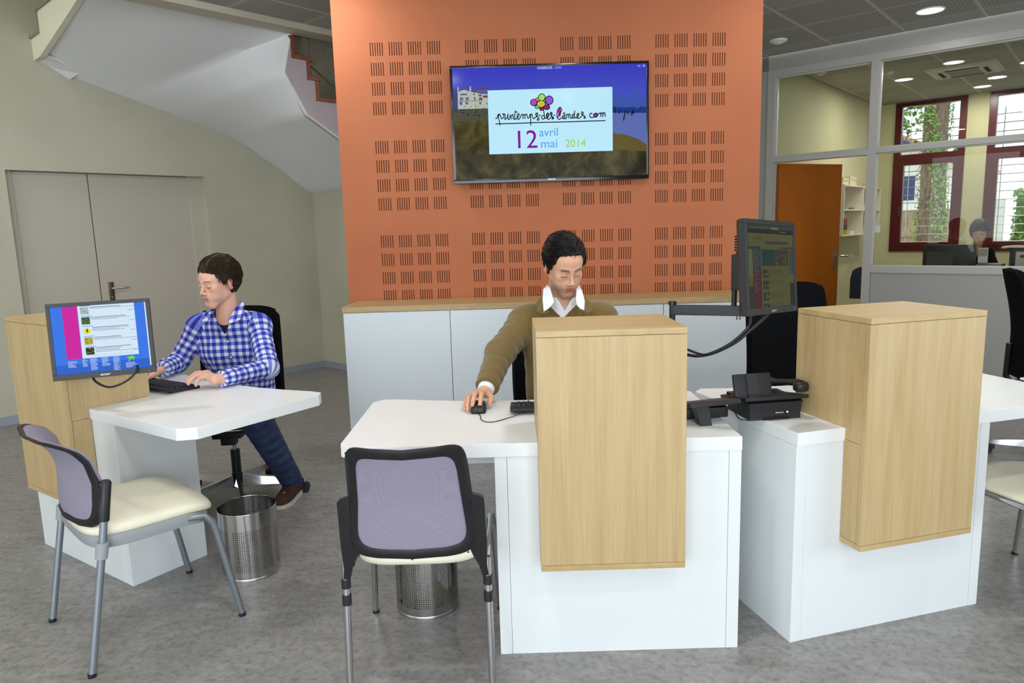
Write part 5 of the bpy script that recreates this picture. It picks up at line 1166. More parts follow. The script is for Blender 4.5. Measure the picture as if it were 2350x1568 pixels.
def field_obj(name, F, m, parent=None, origin=(0, 0, 0), relax=1, keep=True):
    pos, q = surface_nets(F)
    # largest connected piece only, by label propagation
    if keep:
        lab = np.arange(len(pos))
        for _ in range(400):
            mn = lab[q].min(1); new = lab.copy(); np.minimum.at(new, q.ravel(), np.repeat(mn, 4)); new = new[new]
            if (new == lab).all(): break
            lab = new
        ids, ct = np.unique(lab, return_counts=True); big = ids[ct.argmax()]; okv = lab == big; q = q[okv[q[:, 0]]]
        remap = -np.ones(len(pos), np.int64); remap[okv] = np.arange(okv.sum()); pos = pos[okv]; q = remap[q]
    for _ in range(relax):
        acc = np.zeros_like(pos); n_ = np.zeros(len(pos))
        for i in range(4):
            np.add.at(acc, q[:, i], pos[q[:, (i+1) % 4]]); np.add.at(n_, q[:, i], 1)
            np.add.at(acc, q[:, i], pos[q[:, (i-1) % 4]]); np.add.at(n_, q[:, i], 1)
        pos = pos*.5+.5*acc/np.maximum(n_, 1)[:, None]
    me = bpy.data.meshes.new(name); me.from_pydata((pos-np.array(origin)).tolist(), [], q.tolist()); me.materials.append(m)
    me.polygons.foreach_set('use_smooth', [True]*len(me.polygons)); me.update()
    o = bpy.data.objects.new(name, me); COL.objects.link(o)
    if parent: o.parent = parent
    else: o.location = origin
    return o, pos
def rotm(yaw, pitch, roll=0):
    """columns: right, forward, up of a head turned by yaw (0 faces -Y), pitched down by pitch"""
    f0 = Vector((math.sin(yaw), -math.cos(yaw), 0)); z = Vector((0, 0, 1)); r = f0.cross(z)
    Rp = Matrix.Rotation(-pitch, 3, r); f = Rp @ f0; u = Rp @ z; Rr = Matrix.Rotation(roll, 3, f); r = Rr @ r; u = Rr @ u
    return np.array([[r.x, f.x, u.x], [r.y, f.y, u.y], [r.z, f.z, u.z]], np.float32)
def head(F, c, R, jaw=1.0, S=1.0, nose=1.0, female=False):
    T = lambda p: V3(c)+R @ V3(p)*S
    E_ = lambda p, r: ell(T(p), V3(r)*S, R)
    C_ = lambda a, b, ra, rb: cone(T(a), T(b), ra*S, rb*S)
    add(F, E_((0, -.018, .030), (.074, .094, .086)), .01)
    add(F, E_((0, .022, -.018), (.0585, .064, .078)), .025)
    add(F, E_((0, .030, .050), (.060, .055, .050)), .03)
    for s in (-1, 1):
        add(F, C_((s*.046*jaw, -.004, -.048), (s*.014, .066, -.099), .0165, .0135), .025)
        add(F, E_((s*.041, .058, -.013), (.019, .020, .018)), .02)
    add(F, C_((-.010, .073, -.100), (.010, .073, -.100), .0130, .0130), .025)
    for s in (-1, 1):
        add(F, C_((s*.012, .083, .026), (s*.036, .074, .029), .0085, .0075), .014)
        add(F, E_((s*.030, .098, .008), (.0165, .0115, .0105)), .012, True)
        add(F, E_((s*.036, .050, -.046), (.020, .022, .026)), .02)
        add(F, E_((s*.030, .075, .006), (.0150, .0125, .0115)), .003)
        add(F, C_((s*.019, .0862, .0000), (s*.041, .0815, .0005), .0022, .0020), .003)
    add(F, C_((0, .084, .020), (0, .104*1, -.022), .0060*nose, .0085*nose), .010)
    add(F, E_((0, .108, -.026), (.0092, .0098, .0085)), .008)
    for s in (-1, 1):
        add(F, E_((s*.0115, .098, -.031), (.0066, .009, .0066)), .006)
        add(F, E_((s*.006, .103, -.0385), (.0035, .005, .003)), .002, True)
    add(F, E_((0, .073, -.060), (.031, .0185, .024)), .03)
    add(F, E_((0, .0900, -.0555), (.0185, .0052, .0032)), .006)
    add(F, E_((0, .0890, -.0650), (.0160, .0056, .0042)), .005)
    add(F, C_((-.018, .0945, -.0600), (.018, .0945, -.0600), .0011, .0011), .0022, True)
    add(F, E_((0, .092, -.080), (.016, .006, .004)), .008, True)
    for s in (-1, 1):
        ca, sa = math.cos(.62), math.sin(.62)
        Re = R @ np.array([[ca, s*sa, 0], [-s*sa, ca, 0], [0, 0, 1]], np.float32)
        def EE(off, r): return ell(V3(c)+(R @ V3((s*.079, -.010, -.002))+Re @ V3((s*off[0], off[1], off[2])))*S, V3(r)*S, Re)
        add(F, EE((0, 0, .002), (.0065, .0195, .0325)), .005)
        add(F, EE((.0065, -.001, .007), (.0055, .0125, .0195)), .003, True)
        add(F, EE((.004, -.003, -.021), (.0055, .009, .010)), .004)
        add(F, EE((.003, .006, -.001), (.0045, .0055, .012)), .003)
        add(F, EE((.0062, .012, -.006), (.003, .004, .005)), .002)
def skin_mat(name, base, stubble=0):
    M = mat(name, base, .48, spec=.4); n, l, b = nt(M); b.inputs['Subsurface Weight'].default_value = .12; b.inputs['Subsurface Radius'].default_value = (.012, .005, .003); b.inputs['Subsurface Scale'].default_value = .5
    a = n.new('ShaderNodeAttribute'); a.attribute_name = 'tone'; l.new(a.outputs['Color'], b.inputs['Base Color']); return M
def paint(o, pos, c, R, base, lips, brow, stub=0, blush=.5, S=1.0, browt=1.0, hands=None):
    q = (pos-np.array(c)) @ R/S; col = np.tile(np.array(lin(base)), (len(pos), 1)); x, y, z = q[:, 0], q[:, 1], q[:, 2]; ax = np.abs(x)
    def mixin(w, cc): w = np.clip(w, 0, 1)[:, None]; col[:] = col*(1-w)+np.array(lin(cc))*w
    g = lambda cx, cy, cz, sx, sy, sz: np.exp(-((ax-cx)/sx)**2-((y-cy)/sy)**2-((z-cz)/sz)**2)
    inh = (np.abs(z) < .16) & (ax < .1) & (np.abs(y) < .13)
    mixin(inh*g(.042, .06, -.02, .02, .03, .018)*.45*blush, (204, 120, 108))
    mixin(inh*g(0, .108, -.026, .012, .02, .012)*.45, (206, 118, 104)); mixin(inh*g(.078, -.01, 0, .02, .03, .04)*.45, (210, 120, 108))
    if stub: mixin(inh*np.clip((-.036-z)/.02, 0, 1)*(y > -.02)*np.clip((y+.02)/.03, 0, 1)*(z > -.125)*stub, (96, 78, 66))
    br = (ax > .011) & (ax < .046) & (y > .05); zb = .0275+.0035*np.sin((ax-.011)/.035*2.4)-.10*np.maximum(ax-.034, 0)
    mixin(inh*br*np.exp(-((z-zb)/(.0036*browt))**2)*.88, brow)
    lid = inh*(y > .06)*np.exp(-((z+.0016-9*(ax-.030)**2)/.0020)**2)*np.clip((.0155-np.abs(ax-.030))/.004, 0, 1); mixin(np.clip(lid*1.25, 0, 1)*.96, (30, 20, 18))
    mixin(inh*g(.030, .085, .0125, .014, .03, .003)*.5, (140, 92, 76)); mixin(inh*g(.030, .085, -.010, .014, .03, .006)*.25, (150, 100, 88))
    up = inh*(y > .07)*np.exp(-((z+.0562)/.0036)**2)*(ax < .0205); lo = inh*(y > .07)*np.exp(-((z+.0650)/.0046)**2)*(ax < .0175)
    mixin(np.maximum(up, lo)*np.clip((.0215-ax)/.006, 0, 1)*.75, lips)
    mixin(inh*(y > .08)*np.exp(-((z+.0602)/.0014)**2)*(ax < .022)*.85, (92, 34, 36))
    mixin(inh*g(.006, .103, -.039, .004, .008, .003)*.9, (70, 34, 28))
    if hands is not None:
        for tip, knk in hands:
            for p in tip: w = np.exp(-(((pos-np.array(p))**2).sum(1))/(.009**2)); mixin(w*.6, (214, 138, 124))
            for p in knk: w = np.exp(-(((pos-np.array(p))**2).sum(1))/(.010**2)); mixin(w*.45, (200, 118, 100))
    a = o.data.attributes.new('tone', 'FLOAT_COLOR', 'POINT'); a.data.foreach_set('color', np.concatenate([col, np.ones((len(col), 1))], 1).astype(np.float32).ravel())
def hand(F, wrist, fingers, thumb, wr=.026, k=.010):
    """fingers: list of chains (knuckle, pip, dip, tip); thumb: chain (base, mid, tip)"""
    W_ = V3(wrist); kn = [V3(f[0]) for f in fingers]; palm = []
    for i, q in enumerate(kn): palm.append(cone(W_+(q-kn[1])*.45, q, .0145, .0105)[0])
    def fn(P):
        base = palm[0](P)
        for p in palm[1:]: base = smin(base, p(P), .012)
        base = smin(base, cone(W_, W_+(kn[1]-W_)*.3, wr*.8, .016)[0](P), .015); out = base
        for i, f in enumerate(fingers):
            rr_ = [.0108, .0100, .0091, .0082] if i < 3 else [.0096, .0087, .0079, .0072]; d = None
            for j in range(3):
                s_ = cone(f[j], f[j+1], rr_[j], rr_[j+1])[0](P); d = s_ if d is None else smin(d, s_, .004)
            out = np.minimum(out, smin(base, d, k))
        d = smin(cone(thumb[0], thumb[1], .0148, .0118)[0](P), cone(thumb[1], thumb[2], .0118, .0098)[0](P), .005)
        return np.minimum(out, smin(base, d, .012))
    allp = np.array([wrist]+[p for f in fingers for p in f]+list(thumb)); return fn, allp.min(0)-.04, allp.max(0)+.04
def hair_obj(name, c, R, m, parent, origin, front=.062, sides=-.01, vol=.016, seed=1, back=-.075, sweep=(.6, -.4), fringe=0, S=1.0, n_tuft=1300, tl=.02, female=False):
    T = lambda p: V3(c)+R @ V3(p)*S
    cc = V3(c); ax = [axis(cc[i]-.155, cc[i]+.155, .0032, []) for i in range(3)]; F = Field(*ax)
    add(F, ell(T((0, -.022, .034)), V3((.0745+vol*.55, .094+vol*.7, .088+vol))*S, R), .0)
    P = np.stack(np.meshgrid(*ax, indexing='ij'), -1).astype(np.float32); q = ((P-cc) @ R)/S; x, y, z = q[..., 0], q[..., 1], q[..., 2]; a = np.abs(x)
    nz = (.0014*np.sin(x*150+y*60+2*np.sin(z*60+seed))+.0010*np.sin(y*160+z*120+seed)+.0008*np.sin(z*210-x*240+seed*2))
    F.F += nz
    # remove the face: plane rising from the ear to the hairline
    hl = front-3.0*x*x+.0015*np.sin(x*330+seed)+.0012*np.sin(x*710)
    face = np.minimum(hl-z, np.minimum(y-(.030+.022*np.clip((z-.0)/.05, 0, 1)), 1)) if not female else np.minimum(hl-z, y-(.045-.25*np.maximum(a-.045, 0)))
    temple = np.minimum(np.minimum(.040-z, y-(.030-.25*np.clip(.03-z, 0, .05))), 1); side = np.minimum((sides-z), y+.014)
    ear = .0255-np.sqrt((y+.012)**2+((z+.004)/1.4)**2); ear = np.minimum(ear, a-.055) if not female else ear*0-1
    nape = back-z
    F.F = np.maximum.reduce([F.F, face, temple if not female else face, side, ear, nape])
    inner = ell(T((0, -.018, .030)), V3((.070, .090, .082))*S, R)[0](P); F.F = np.maximum(F.F, -inner)
    o, pos = field_obj(name, F, m, parent, origin, 0)
    # tufts
    me = o.data; nrm = np.zeros((len(me.vertices), 3), np.float32); me.vertices.foreach_get('normal', nrm.ravel()) if False else None
    rnd = random.Random(seed); b = MB(); cand = []
    q = (pos-cc) @ R/S; outer = ((q-np.array((0, -.022, .034)))/np.array((.0745+vol*.55, .094+vol*.7, .088+vol))); d = np.sqrt((outer**2).sum(1)); ids = np.where(d > .93)[0]
    Rm = Matrix(R.tolist()); og = Vector(origin)
    for _ in range(n_tuft):
        i = ids[rnd.randrange(len(ids))]; p = Vector(pos[i].tolist()); ql = Vector(q[i].tolist()); n_ = (ql-Vector((0, -.02, .02))).normalized()
        flow = Vector((sweep[0]*(1 if ql.x > -.02 else -.3)+rnd.gauss(0, .22), (-.7 if ql.y < .0 else -.15)+sweep[1]+rnd.gauss(0, .2), rnd.gauss(-.1 if ql.z > .06 else -1.2, .2)))
        flow = (flow-n_*flow.dot(n_)).normalized(); L = tl*rnd.uniform(.6, 1.4)*(1 if ql.z > .03 else .55); w = .0011*rnd.uniform(.6, 1.4); fr_ = ql.y > .045
        if ql.z < .034 and -.05 < ql.y < .03 and not female: L = .007
        if fr_: flow = (flow+Vector((0, -.3, 1.0))).normalized(); flow = (flow-n_*flow.dot(n_)).normalized()
        pts = [p-Rm @ n_*.001, p+Rm @ (flow*L*.5+n_*.0022*rnd.uniform(0, 1.2)), p+Rm @ (flow*L-n_*(L*L*3.2)+n_*rnd.uniform(-.001, .003))]
        b.tube([v-og for v in pts], [w, w*.9, w*.15], 4)
    t_ = b.obj('hair_strands', m, o, 80); t_['kind'] = 'stuff'
    return o
def cloth_uv(o, pos, bones, c0, xdir, name='weave'):
    """write weave coordinates: torso = (side, height), arms = (round, along)"""
    best = np.full(len(pos), 1e9); bi = -np.ones(len(pos), np.int32); UV = np.zeros((len(pos), len(bones), 3)); xd = np.array(xdir); yd = np.cross([0, 0, 1], xd)
    DS = {}; lastE = {}
    for k0, (kind, a, b_, r) in enumerate(bones):
        a, b_ = np.array(a, float), np.array(b_, float); ab = b_-a; L = np.linalg.norm(ab); t = np.clip(((pos-a) @ ab)/L**2, 0, 1); w = pos-(a+t[:, None]*ab); d = np.linalg.norm(w, axis=1)-r
        DS[k0] = d
        if kind == 't':
            rel = pos-np.array(c0); xs = rel @ xd; ys = rel @ yd; u = np.where(np.abs(xs) < .13, xs, np.sign(xs)*(.13+(np.abs(xs)-.13)*1.0))+np.sign(xs)*np.maximum(ys+.02, 0)*.8*(np.abs(xs) > .09); v = pos[:, 2]
        else:
            u0 = ab/L; e = np.array([0, -1, .3]) if kind == 'u' else lastE['e']; e = e-u0*(e @ u0); e /= np.linalg.norm(e); lastE['e'] = e; g = np.cross(u0, e); u = np.arctan2(w @ g, w @ e)*.055; v = t*L+{'u': 0, 'f': .28}.get(kind, 0)
        UV[:, k0, 0] = u; UV[:, k0, 1] = v
    me = o.data; T_ = [i for i, q in enumerate(bones) if q[0] == 't']; U_ = [i for i, q in enumerate(bones) if q[0] == 'u']; F_ = [i for i, q in enumerate(bones) if q[0] == 'f']
    for nm, ids in (('weave_t', T_), ('weave_u', U_), ('weave_f', F_)):
        DD = np.stack([DS[i] for i in ids], 1); k_ = DD.argmin(1); vec = UV[np.arange(len(pos)), np.array(ids)[k_]].copy(); vec[:, 2] = DD.min(1)
        at = me.attributes.new(nm, 'FLOAT_VECTOR', 'POINT'); at.data.foreach_set('vector', vec.astype(np.float32).ravel())
    return
    me = o.data; nl = len(me.loops); vi = np.zeros(nl, np.int32); me.loops.foreach_get('vertex_index', vi); fb = bi[vi.reshape(-1, 4)]; fbone = fb[:, 0]
    for k_ in (1, 2, 3): pass
    lb = np.repeat(fbone, 4); out = UV[vi, lb]
    at = me.attributes.new(name, 'FLOAT_VECTOR', 'CORNER'); at.data.foreach_set('vector', out.astype(np.float32).ravel())
def gingham():
    M = mat('blue_white_gingham', (200, 205, 222), .85); n, l, b = nt(M)
    T_ = .0375; V_ = []
    for nm in ('weave', 'weave_t', 'weave_u', 'weave_f'):
        a = n.new('ShaderNodeAttribute'); a.attribute_name = nm; s_ = n.new('ShaderNodeSeparateXYZ'); l.new(a.outputs['Vector'], s_.inputs[0]); V_.append((a, s_))
    def sel(f, a, b__):
        x = n.new('ShaderNodeMix'); x.data_type = 'VECTOR'; l.new(f, x.inputs[0]); l.new(a, x.inputs[4]); l.new(b__, x.inputs[5]); return x.outputs[1]
    fu = math_(M, 'LESS_THAN', V_[3][1].outputs[2], V_[2][1].outputs[2]); arm = sel(fu, V_[2][0].outputs['Vector'], V_[3][0].outputs['Vector'])
    dm = math_(M, 'MINIMUM', V_[2][1].outputs[2], V_[3][1].outputs[2]); fa = math_(M, 'LESS_THAN', dm, V_[1][1].outputs[2]); body = sel(fa, V_[1][0].outputs['Vector'], arm)
    tot = n.new('ShaderNodeVectorMath'); tot.operation = 'ADD'; l.new(body, tot.inputs[0]); l.new(V_[0][0].outputs['Vector'], tot.inputs[1])
    sp = n.new('ShaderNodeSeparateXYZ'); l.new(tot.outputs[0], sp.inputs[0])
    def stripe(s): return math_(M, 'GREATER_THAN', math_(M, 'FRACT', math_(M, 'DIVIDE', math_(M, 'ADD', s, 10.0), T_)), .5)
    sx, sy = stripe(sp.outputs[0]), stripe(sp.outputs[1]); s = math_(M, 'MULTIPLY', math_(M, 'ADD', sx, sy), .5)
    r = n.new('ShaderNodeValToRGB'); r.color_ramp.interpolation = 'CONSTANT'; e = r.color_ramp.elements; e.new(.5)
    for el, (p, c) in zip(e, [(0, (214, 220, 230)), (.3, (112, 124, 202)), (.8, (26, 40, 158))]): el.position = p; el.color = (*lin(c), 1)
    l.new(s, r.inputs[0]); l.new(r.outputs[0], b.inputs['Base Color']); return M
def sheetpoly(name, pts3, th, m, parent, origin, smooth=30, sub=2, weave=None):
    """thin folded cloth panel from a 3D outline"""
    bm = bmesh.new(); vs = [bm.verts.new(Vector(p)-Vector(origin)) for p in pts3]; bm.faces.new(vs)
    bmesh.ops.triangulate(bm, faces=bm.faces[:]); bmesh.ops.subdivide_edges(bm, edges=bm.edges[:], cuts=2, use_grid_fill=False)
    me = bpy.data.meshes.new(name); bmesh.ops.recalc_face_normals(bm, faces=bm.faces[:]); bm.to_mesh(me); bm.free(); me.materials.append(m)
    o = bpy.data.objects.new(name, me); COL.objects.link(o); o.parent = parent
    sm = o.modifiers.new('thick', 'SOLIDIFY'); sm.thickness = th; sm.offset = 0
    bv = o.modifiers.new('soft', 'BEVEL'); bv.width = th*.4; bv.segments = 2; bv.limit_method = 'ANGLE'
    if weave:
        at = me.attributes.new('weave', 'FLOAT_VECTOR', 'POINT'); at.data.foreach_set('vector', np.array([weave(v.co+Vector(origin)) for v in me.vertices], np.float32).ravel())
    return o

def torso(F, J, g, k=.04, ripple=None):
    """g = extra cloth thickness"""
    fw = V3(J['fwd']); sx = V3(J['side']); fl = (fw, .78)
    p, m_, c, n_ = V3(J['pelvis']), V3(J['waist']), V3(J['chest']), V3(J['neck'])
    for s in (-1, 1):
        add(F, cone(p+sx*s*.062, m_+sx*s*.055, .103+g, .098+g, fl, ripple), k)
        add(F, cone(m_+sx*s*.055, c+sx*s*.066, .098+g, .103+g, fl, ripple), k)
        sh = V3(J['shR'] if s < 0 else J['shL'])
        add(F, cone(c+sx*s*.070+V3((0, 0, .02)), sh-sx*s*.02, .090+g, .056+g, fl), k)
        add(F, cone(n_-V3((0, 0, -.004)), sh+V3((0, 0, -.000)), .044+g, .050+g), k+.02)
def arms(F, J, g, k=.02, rip=None, s0=1.0):
    for s, a in (('R', J['armR']), ('L', J['armL'])):
        sh, el, wr = J['sh'+s], a[0], a[1]
        add(F, cone(sh, el, .050*s0+g, .041*s0+g, None, rip), k)
        if g > .003:
            w2 = V3(wr)+(V3(wr)-V3(el))/np.linalg.norm(V3(wr)-V3(el))*.03; add(F, cone(el, w2, .041*s0+g, (.027*s0+g), None, rip), k)
        else: add(F, cone(el, wr, .041*s0+g, (.026*s0+g), None, rip), k)
def legs(F, J, g, k=.03, rip=None):
    for s in ('R', 'L'):
        h, kn, an = J['leg'+s]; add(F, cone(h, kn, .083+g, .055+g, None, rip), k); add(F, cone(kn, an, .052+g, .036+g, None, rip), k)
def vcut(F, J, apex, slope, top, k=.004, depth=.2, y0=None):
    """open V neckline in the front, apex = lowest point"""
    fw = V3(J['fwd']); sx = V3(J['side']); ap = V3(apex); sl, P = F.block(ap-V3((.2, .25, .02)), ap+V3((.2, .25, .30)))
    q = P-ap; x = np.abs(q @ sx); z = q[..., 2]; f = (P-V3(J['neck'])) @ fw
    v = np.maximum(x-z*slope, -f+J.get('vback', -.01)); v = np.maximum(v, -z)
    F.F[sl] = smax(F.F[sl], -v, k)
def necktop(F, J, r, up, k=.006):
    n_ = V3(J['neck']); d = V3(J['neckdir']); a = n_+d*up; b_ = n_+d*.3
    add(F, cone(a, b_, r, r*1.7), k, True)
    # and nothing of the garment above the collar line
def below(F, z, x0=None):
    zz = F.ax[2][None, None, :]; F.F = np.maximum(F.F, (z-zz).astype(np.float32))
def cutend(F, a, b_, extra=0):
    """cut a sleeve off square past point b_ (direction a->b_)"""
    a, b_ = V3(a), V3(b_); d = (b_-a)/np.linalg.norm(b_-a); sl, P = F.block(b_-.12, b_+.12); v = (P-b_) @ d-extra
    near = np.sqrt(((P-b_)**2).sum(-1))-.11; cut = np.maximum(-v, near); F.F[sl] = np.maximum(F.F[sl], -cut)
# ---------------------------------------------------------------- the man in the olive sweater
SEAT_C = (.225, 3.19, 0)
Rc = rotm(math.radians(17), math.radians(27), math.radians(3)); Hc = (.238, 3.085, 1.288)
JC = dict(fwd=(0.05, -.96, .10), side=(.995, .03, 0), pelvis=(.235, 3.21, .60), waist=(.232, 3.20, .76), chest=(.230, 3.165, .925), neck=(.232, 3.155, 1.085),
          shR=(.058, 3.175, 1.035), shL=(.408, 3.165, 1.040), armR=((-.052, 3.000, .930), (-.113, 2.792, .814)), armL=((.500, 3.06, .830), (.350, 2.86, .805)),
          legR=((.15, 3.22, .565), (.12, 2.81, .57), (.12, 2.76, .10)), legL=((.32, 3.22, .565), (.36, 2.81, .57), (.36, 2.76, .10)), neckdir=(0, -.25, .97), vback=-.02)
def fset(): return (axis(-.25, .62, .0075, [(-.21, -.06, .0028), (.12, .34, .0042)]), axis(2.56, 3.42, .0085, [(2.60, 2.84, .0030), (2.94, 3.22, .0036)]), axis(.04, 1.46, .0085, [(.75, .86, .0028), (1.14, 1.44, .0024)]))
skC = skin_mat('warm_skin', (206, 158, 128))
F = Field(*fset())
torso(F, JC, -.012); legs(F, JC, -.012)
for s in 'RL': h, kn, an = JC['leg'+s]; add(F, cone(an, V3(an)+V3((0, -.13, -.055)), .034, .026), .02)
arms(F, JC, -.006)
add(F, cone(V3(JC['neck'])-V3((0, 0, .06)), V3(Hc)+Rc @ V3((0, -.030, -.055)), .062, .054), .03)
head(F, Hc, Rc, 1.0)
wR = (-.117, 2.778, .812)
fR = [[(-.124, 2.728, .815), (-.125, 2.683, .823), (-.1275, 2.655, .812), (-.129, 2.636, .797)], [(-.144, 2.728, .817), (-.151, 2.683, .824), (-.156, 2.654, .810), (-.159, 2.636, .795)],
      [(-.163, 2.734, .810), (-.175, 2.695, .808), (-.179, 2.670, .788), (-.179, 2.655, .771)], [(-.177, 2.744, .801), (-.190, 2.715, .794), (-.193, 2.697, .778), (-.192, 2.688, .766)]]
tR = [(-.102, 2.770, .806), (-.089, 2.735, .796), (-.096, 2.703, .778)]
fn, lo, hi = hand(F, wR, fR, tR); group(F, fn, lo, hi, .012); add(F, cone(JC['armR'][1], wR, .024, .023, None), .01)
wL = (.345, 2.835, .803); mk = lambda w, dx: [[(w[0]-.03+.018*i, w[1]-.075, w[2]+.012), (w[0]-.034+.02*i, w[1]-.112, w[2]+.016), (w[0]-.035+.021*i, w[1]-.135, w[2]+.004), (w[0]-.036+.021*i, w[1]-.15, w[2]-.010)] for i in range(4)]
fn, lo, hi = hand(F, wL, mk(wL, 0), [(wL[0]-.03, wL[1]-.02, wL[2]-.002), (wL[0]-.055, wL[1]-.06, wL[2]-.006), (wL[0]-.06, wL[1]-.095, wL[2]-.012)]); group(F, fn, lo, hi, .012)
pc, pos = field_obj('person', F, skC, None, SEAT_C, 1)
tag(pc, 'man in an olive sweater looking down, one hand on a mouse', 'person')
paint(pc, pos, Hc, Rc, (208, 160, 130), (176, 62, 74), (34, 26, 24), .42, .5, browt=1.35, hands=[([f[3] for f in fR]+[tR[2]], [f[0] for f in fR]+[f[1] for f in fR])])
for f in fR+[[None, None, tR[1], tR[2]]]:
    a_, b2 = Vector(f[2]), Vector(f[3]); d_ = (b2-a_).normalized(); up = Vector((0, -.35, .94)); up = (up-d_*up.dot(d_)).normalized(); sd = d_.cross(up)
    M_ = frame(b2+up*.0048+d_*.0012-Vector(SEAT_C), sd, d_); 
    for i in range(3): M_[i][2] = up[i]
    b = MB(M_); b.sphere((0, 0, 0), .0048, (.86, 1.1, .42), 12, 8); b.obj('fingernail', mat('nail', (226, 176, 160), .3) if 'nail' not in bpy.data.materials else bpy.data.materials['nail'], pc, 60)
HAIRC = mat('black_hair', (17, 14, 13), .5, spec=.25)
hair_obj('hair', Hc, Rc, HAIRC, pc, SEAT_C, front=.092, sides=.004, vol=.025, seed=3, back=-.07, sweep=(.35, -.2), n_tuft=5200, tl=.026)
# white shirt, olive sweater, trousers
F = Field(axis(-.2, .55, .006, [(.08, .38, .0036)]), axis(2.74, 3.36, .006, [(2.95, 3.2, .0036)]), axis(.74, 1.20, .005, [(1.0, 1.19, .0034)]))
torso(F, JC, .001); arms(F, JC, .006); add(F, cone(V3(JC['neck'])-V3((0, 0, .04)), V3(JC['neck'])+V3((0, -.020, .085)), .074, .062), .02)
add(F, cone(V3(JC['neck'])+V3((0, -.01, .05)), V3(JC['neck'])+V3((0, -.03, .14)), .057, .075), .003, True)
ap = (.238, 3.05, 1.095); vcut(F, JC, ap, .55, 0)
below(F, .86)
SEL = F
for key in ('armR', 'armL'): cutend(F, JC[key][0], JC[key][1], .0)
# keep only the collar stand and upper chest of the shirt
o, p_ = field_obj('shirt', F, mat('white_cotton', (232, 234, 240), .8), pc, SEAT_C, 1)
for (a_, b2), nm in (((JC['armR'][0], JC['armR'][1]), 'shirt_cuff'),):
    d_ = (Vector(b2)-Vector(a_)).normalized(); e_ = Vector(b2)-Vector(SEAT_C)
    b = MB(); pts = [e_-d_*.03, e_-d_*.01, e_+d_*.004, e_+d_*.005, e_-d_*.02]; b.tube(pts, [.034, .0345, .0335, .0315, .030], 32, up=(0, 0, 1)); b.obj(nm, bpy.data.materials['white_cotton'], pc, 60)
F = Field(axis(-.2, .6, .0058, [(-.14, .06, .0045)]), axis(2.74, 3.40, .0058, []), axis(.48, 1.20, .0056, [(1.0, 1.18, .0042)]))
torso(F, JC, .013, .04, (.003, .10, .7)); arms(F, JC, .019, .03, (.0035, .055, 1.1)); add(F, cone(V3(JC['neck'])-V3((0, 0, .04)), V3(JC['neck'])+V3((0, -.0, .045)), .082, .066), .02)
add(F, cone(V3(JC['neck'])+V3((0, -.01, .035)), V3(JC['neck'])+V3((0, -.03, .14)), .064, .10), .006, True)
vcut(F, JC, (.226, 3.05, 1.062), .92, 0); below(F, .50)
for key in ('armR', 'armL'): cutend(F, JC[key][0], JC[key][1], -.018)
SW = mat('olive_knit', (112, 92, 44), .95, sheen=.25); mp = texco(SW, (1, 1, 1)); t_ = noise(SW, mp, 60, 5, .6); r_ = ramp(SW, t_.outputs[0], [(.3, (102, 84, 38)), (.7, (112, 93, 46))]); SW.node_tree.links.new(r_.outputs[0], SW.node_tree.nodes['Principled BSDF'].inputs['Base Color']); t2 = noise(SW, mp, 420, 2); bump(SW, t2.outputs[0], .35, .0015)
field_obj('sweater', F, SW, pc, SEAT_C, 1)
F = Field(axis(-.05, .5, .009, []), axis(2.66, 3.40, .009, []), axis(.06, .72, .009, []))
for s in (-1, 1): add(F, cone(V3(JC['pelvis'])+V3((s*.06, 0, -.02)), V3(JC['pelvis'])+V3((s*.06, 0, .06)), .112, .10), .03)
legs(F, JC, .006); below(F, .11); field_obj('trousers', F, mat('dark_trousers', (40, 42, 50), .9), pc, SEAT_C, 1)
def shoe(name, an, toe, m, sole, parent, origin, laces=None):
    a_, t_ = Vector(an), Vector(toe); a_.z = t_.z = 0; d_ = (t_-a_).normalized(); s_ = Vector((-d_.y, d_.x, 0)); L = (t_-a_).length
    MM = frame(a_-Vector(origin), d_, s_); MM[2][3] = -origin[2]; b = MB(MM); rings = []
    for x, w, h, z0 in ((-.065, .018, .05, .02), (-.055, .034, .105, .018), (-.02, .041, .128, .018), (.03, .043, .122, .018), (.065, .046, .094, .018), (.11, .049, .062, .018), (.15, .046, .048, .018), (.18, .036, .040, .018), (.197, .016, .028, .018)):
        rings.append([(x, w*math.cos(q)*(1 if math.sin(q) < .3 else .86), z0+max(0, (h-z0))*(.5+.5*math.sin(q)) if math.sin(q) > -.3 else z0+(h-z0)*.12) for q in [2*math.pi*i/20 for i in range(20)]])
    b.loft(rings); o = b.obj(name, m, parent, 60)
    b = MB(MM); b.loft([[(x, y, z) for x, y in [(r[0], r[1]) for r in ((-.068, 0), (-.06, .030), (-.02, .040), (.05, .045), (.11, .0525), (.155, .049), (.187, .036), (.203, 0), (.187, -.036), (.155, -.049), (.11, -.0525), (.05, -.045), (-.02, -.040), (-.06, -.030))]] for z in (0, .004, .019, .021)]); b.obj('sole', sole, o, 40)
    if laces:
        b = MB(MM)
        for i in range(4): x = .040+.017*i; zt = .122-.017*i; b.tube([(x, -.022, zt-.012), (x+.004, 0, zt+.002), (x+.012, .022, zt-.014)], .0022, 6)
        b.tube([(.03, .02, .118), (.025, .045, .122), (.015, .060, .100), (.02, .045, .095), (.03, .03, .108)], .0018, 6); b.tube([(.03, .03, .108), (.04, .055, .085), (.045, .066, .062)], .0018, 6)
        b.obj('shoe_lace', laces, o, 60)
    return o
DKS = mat('dark_leather', (30, 26, 24), .4)
for s in 'RL': an = JC['leg'+s][2]; shoe('shoe', an, (an[0], an[1]-.2, 0), DKS, DKS, pc, SEAT_C)
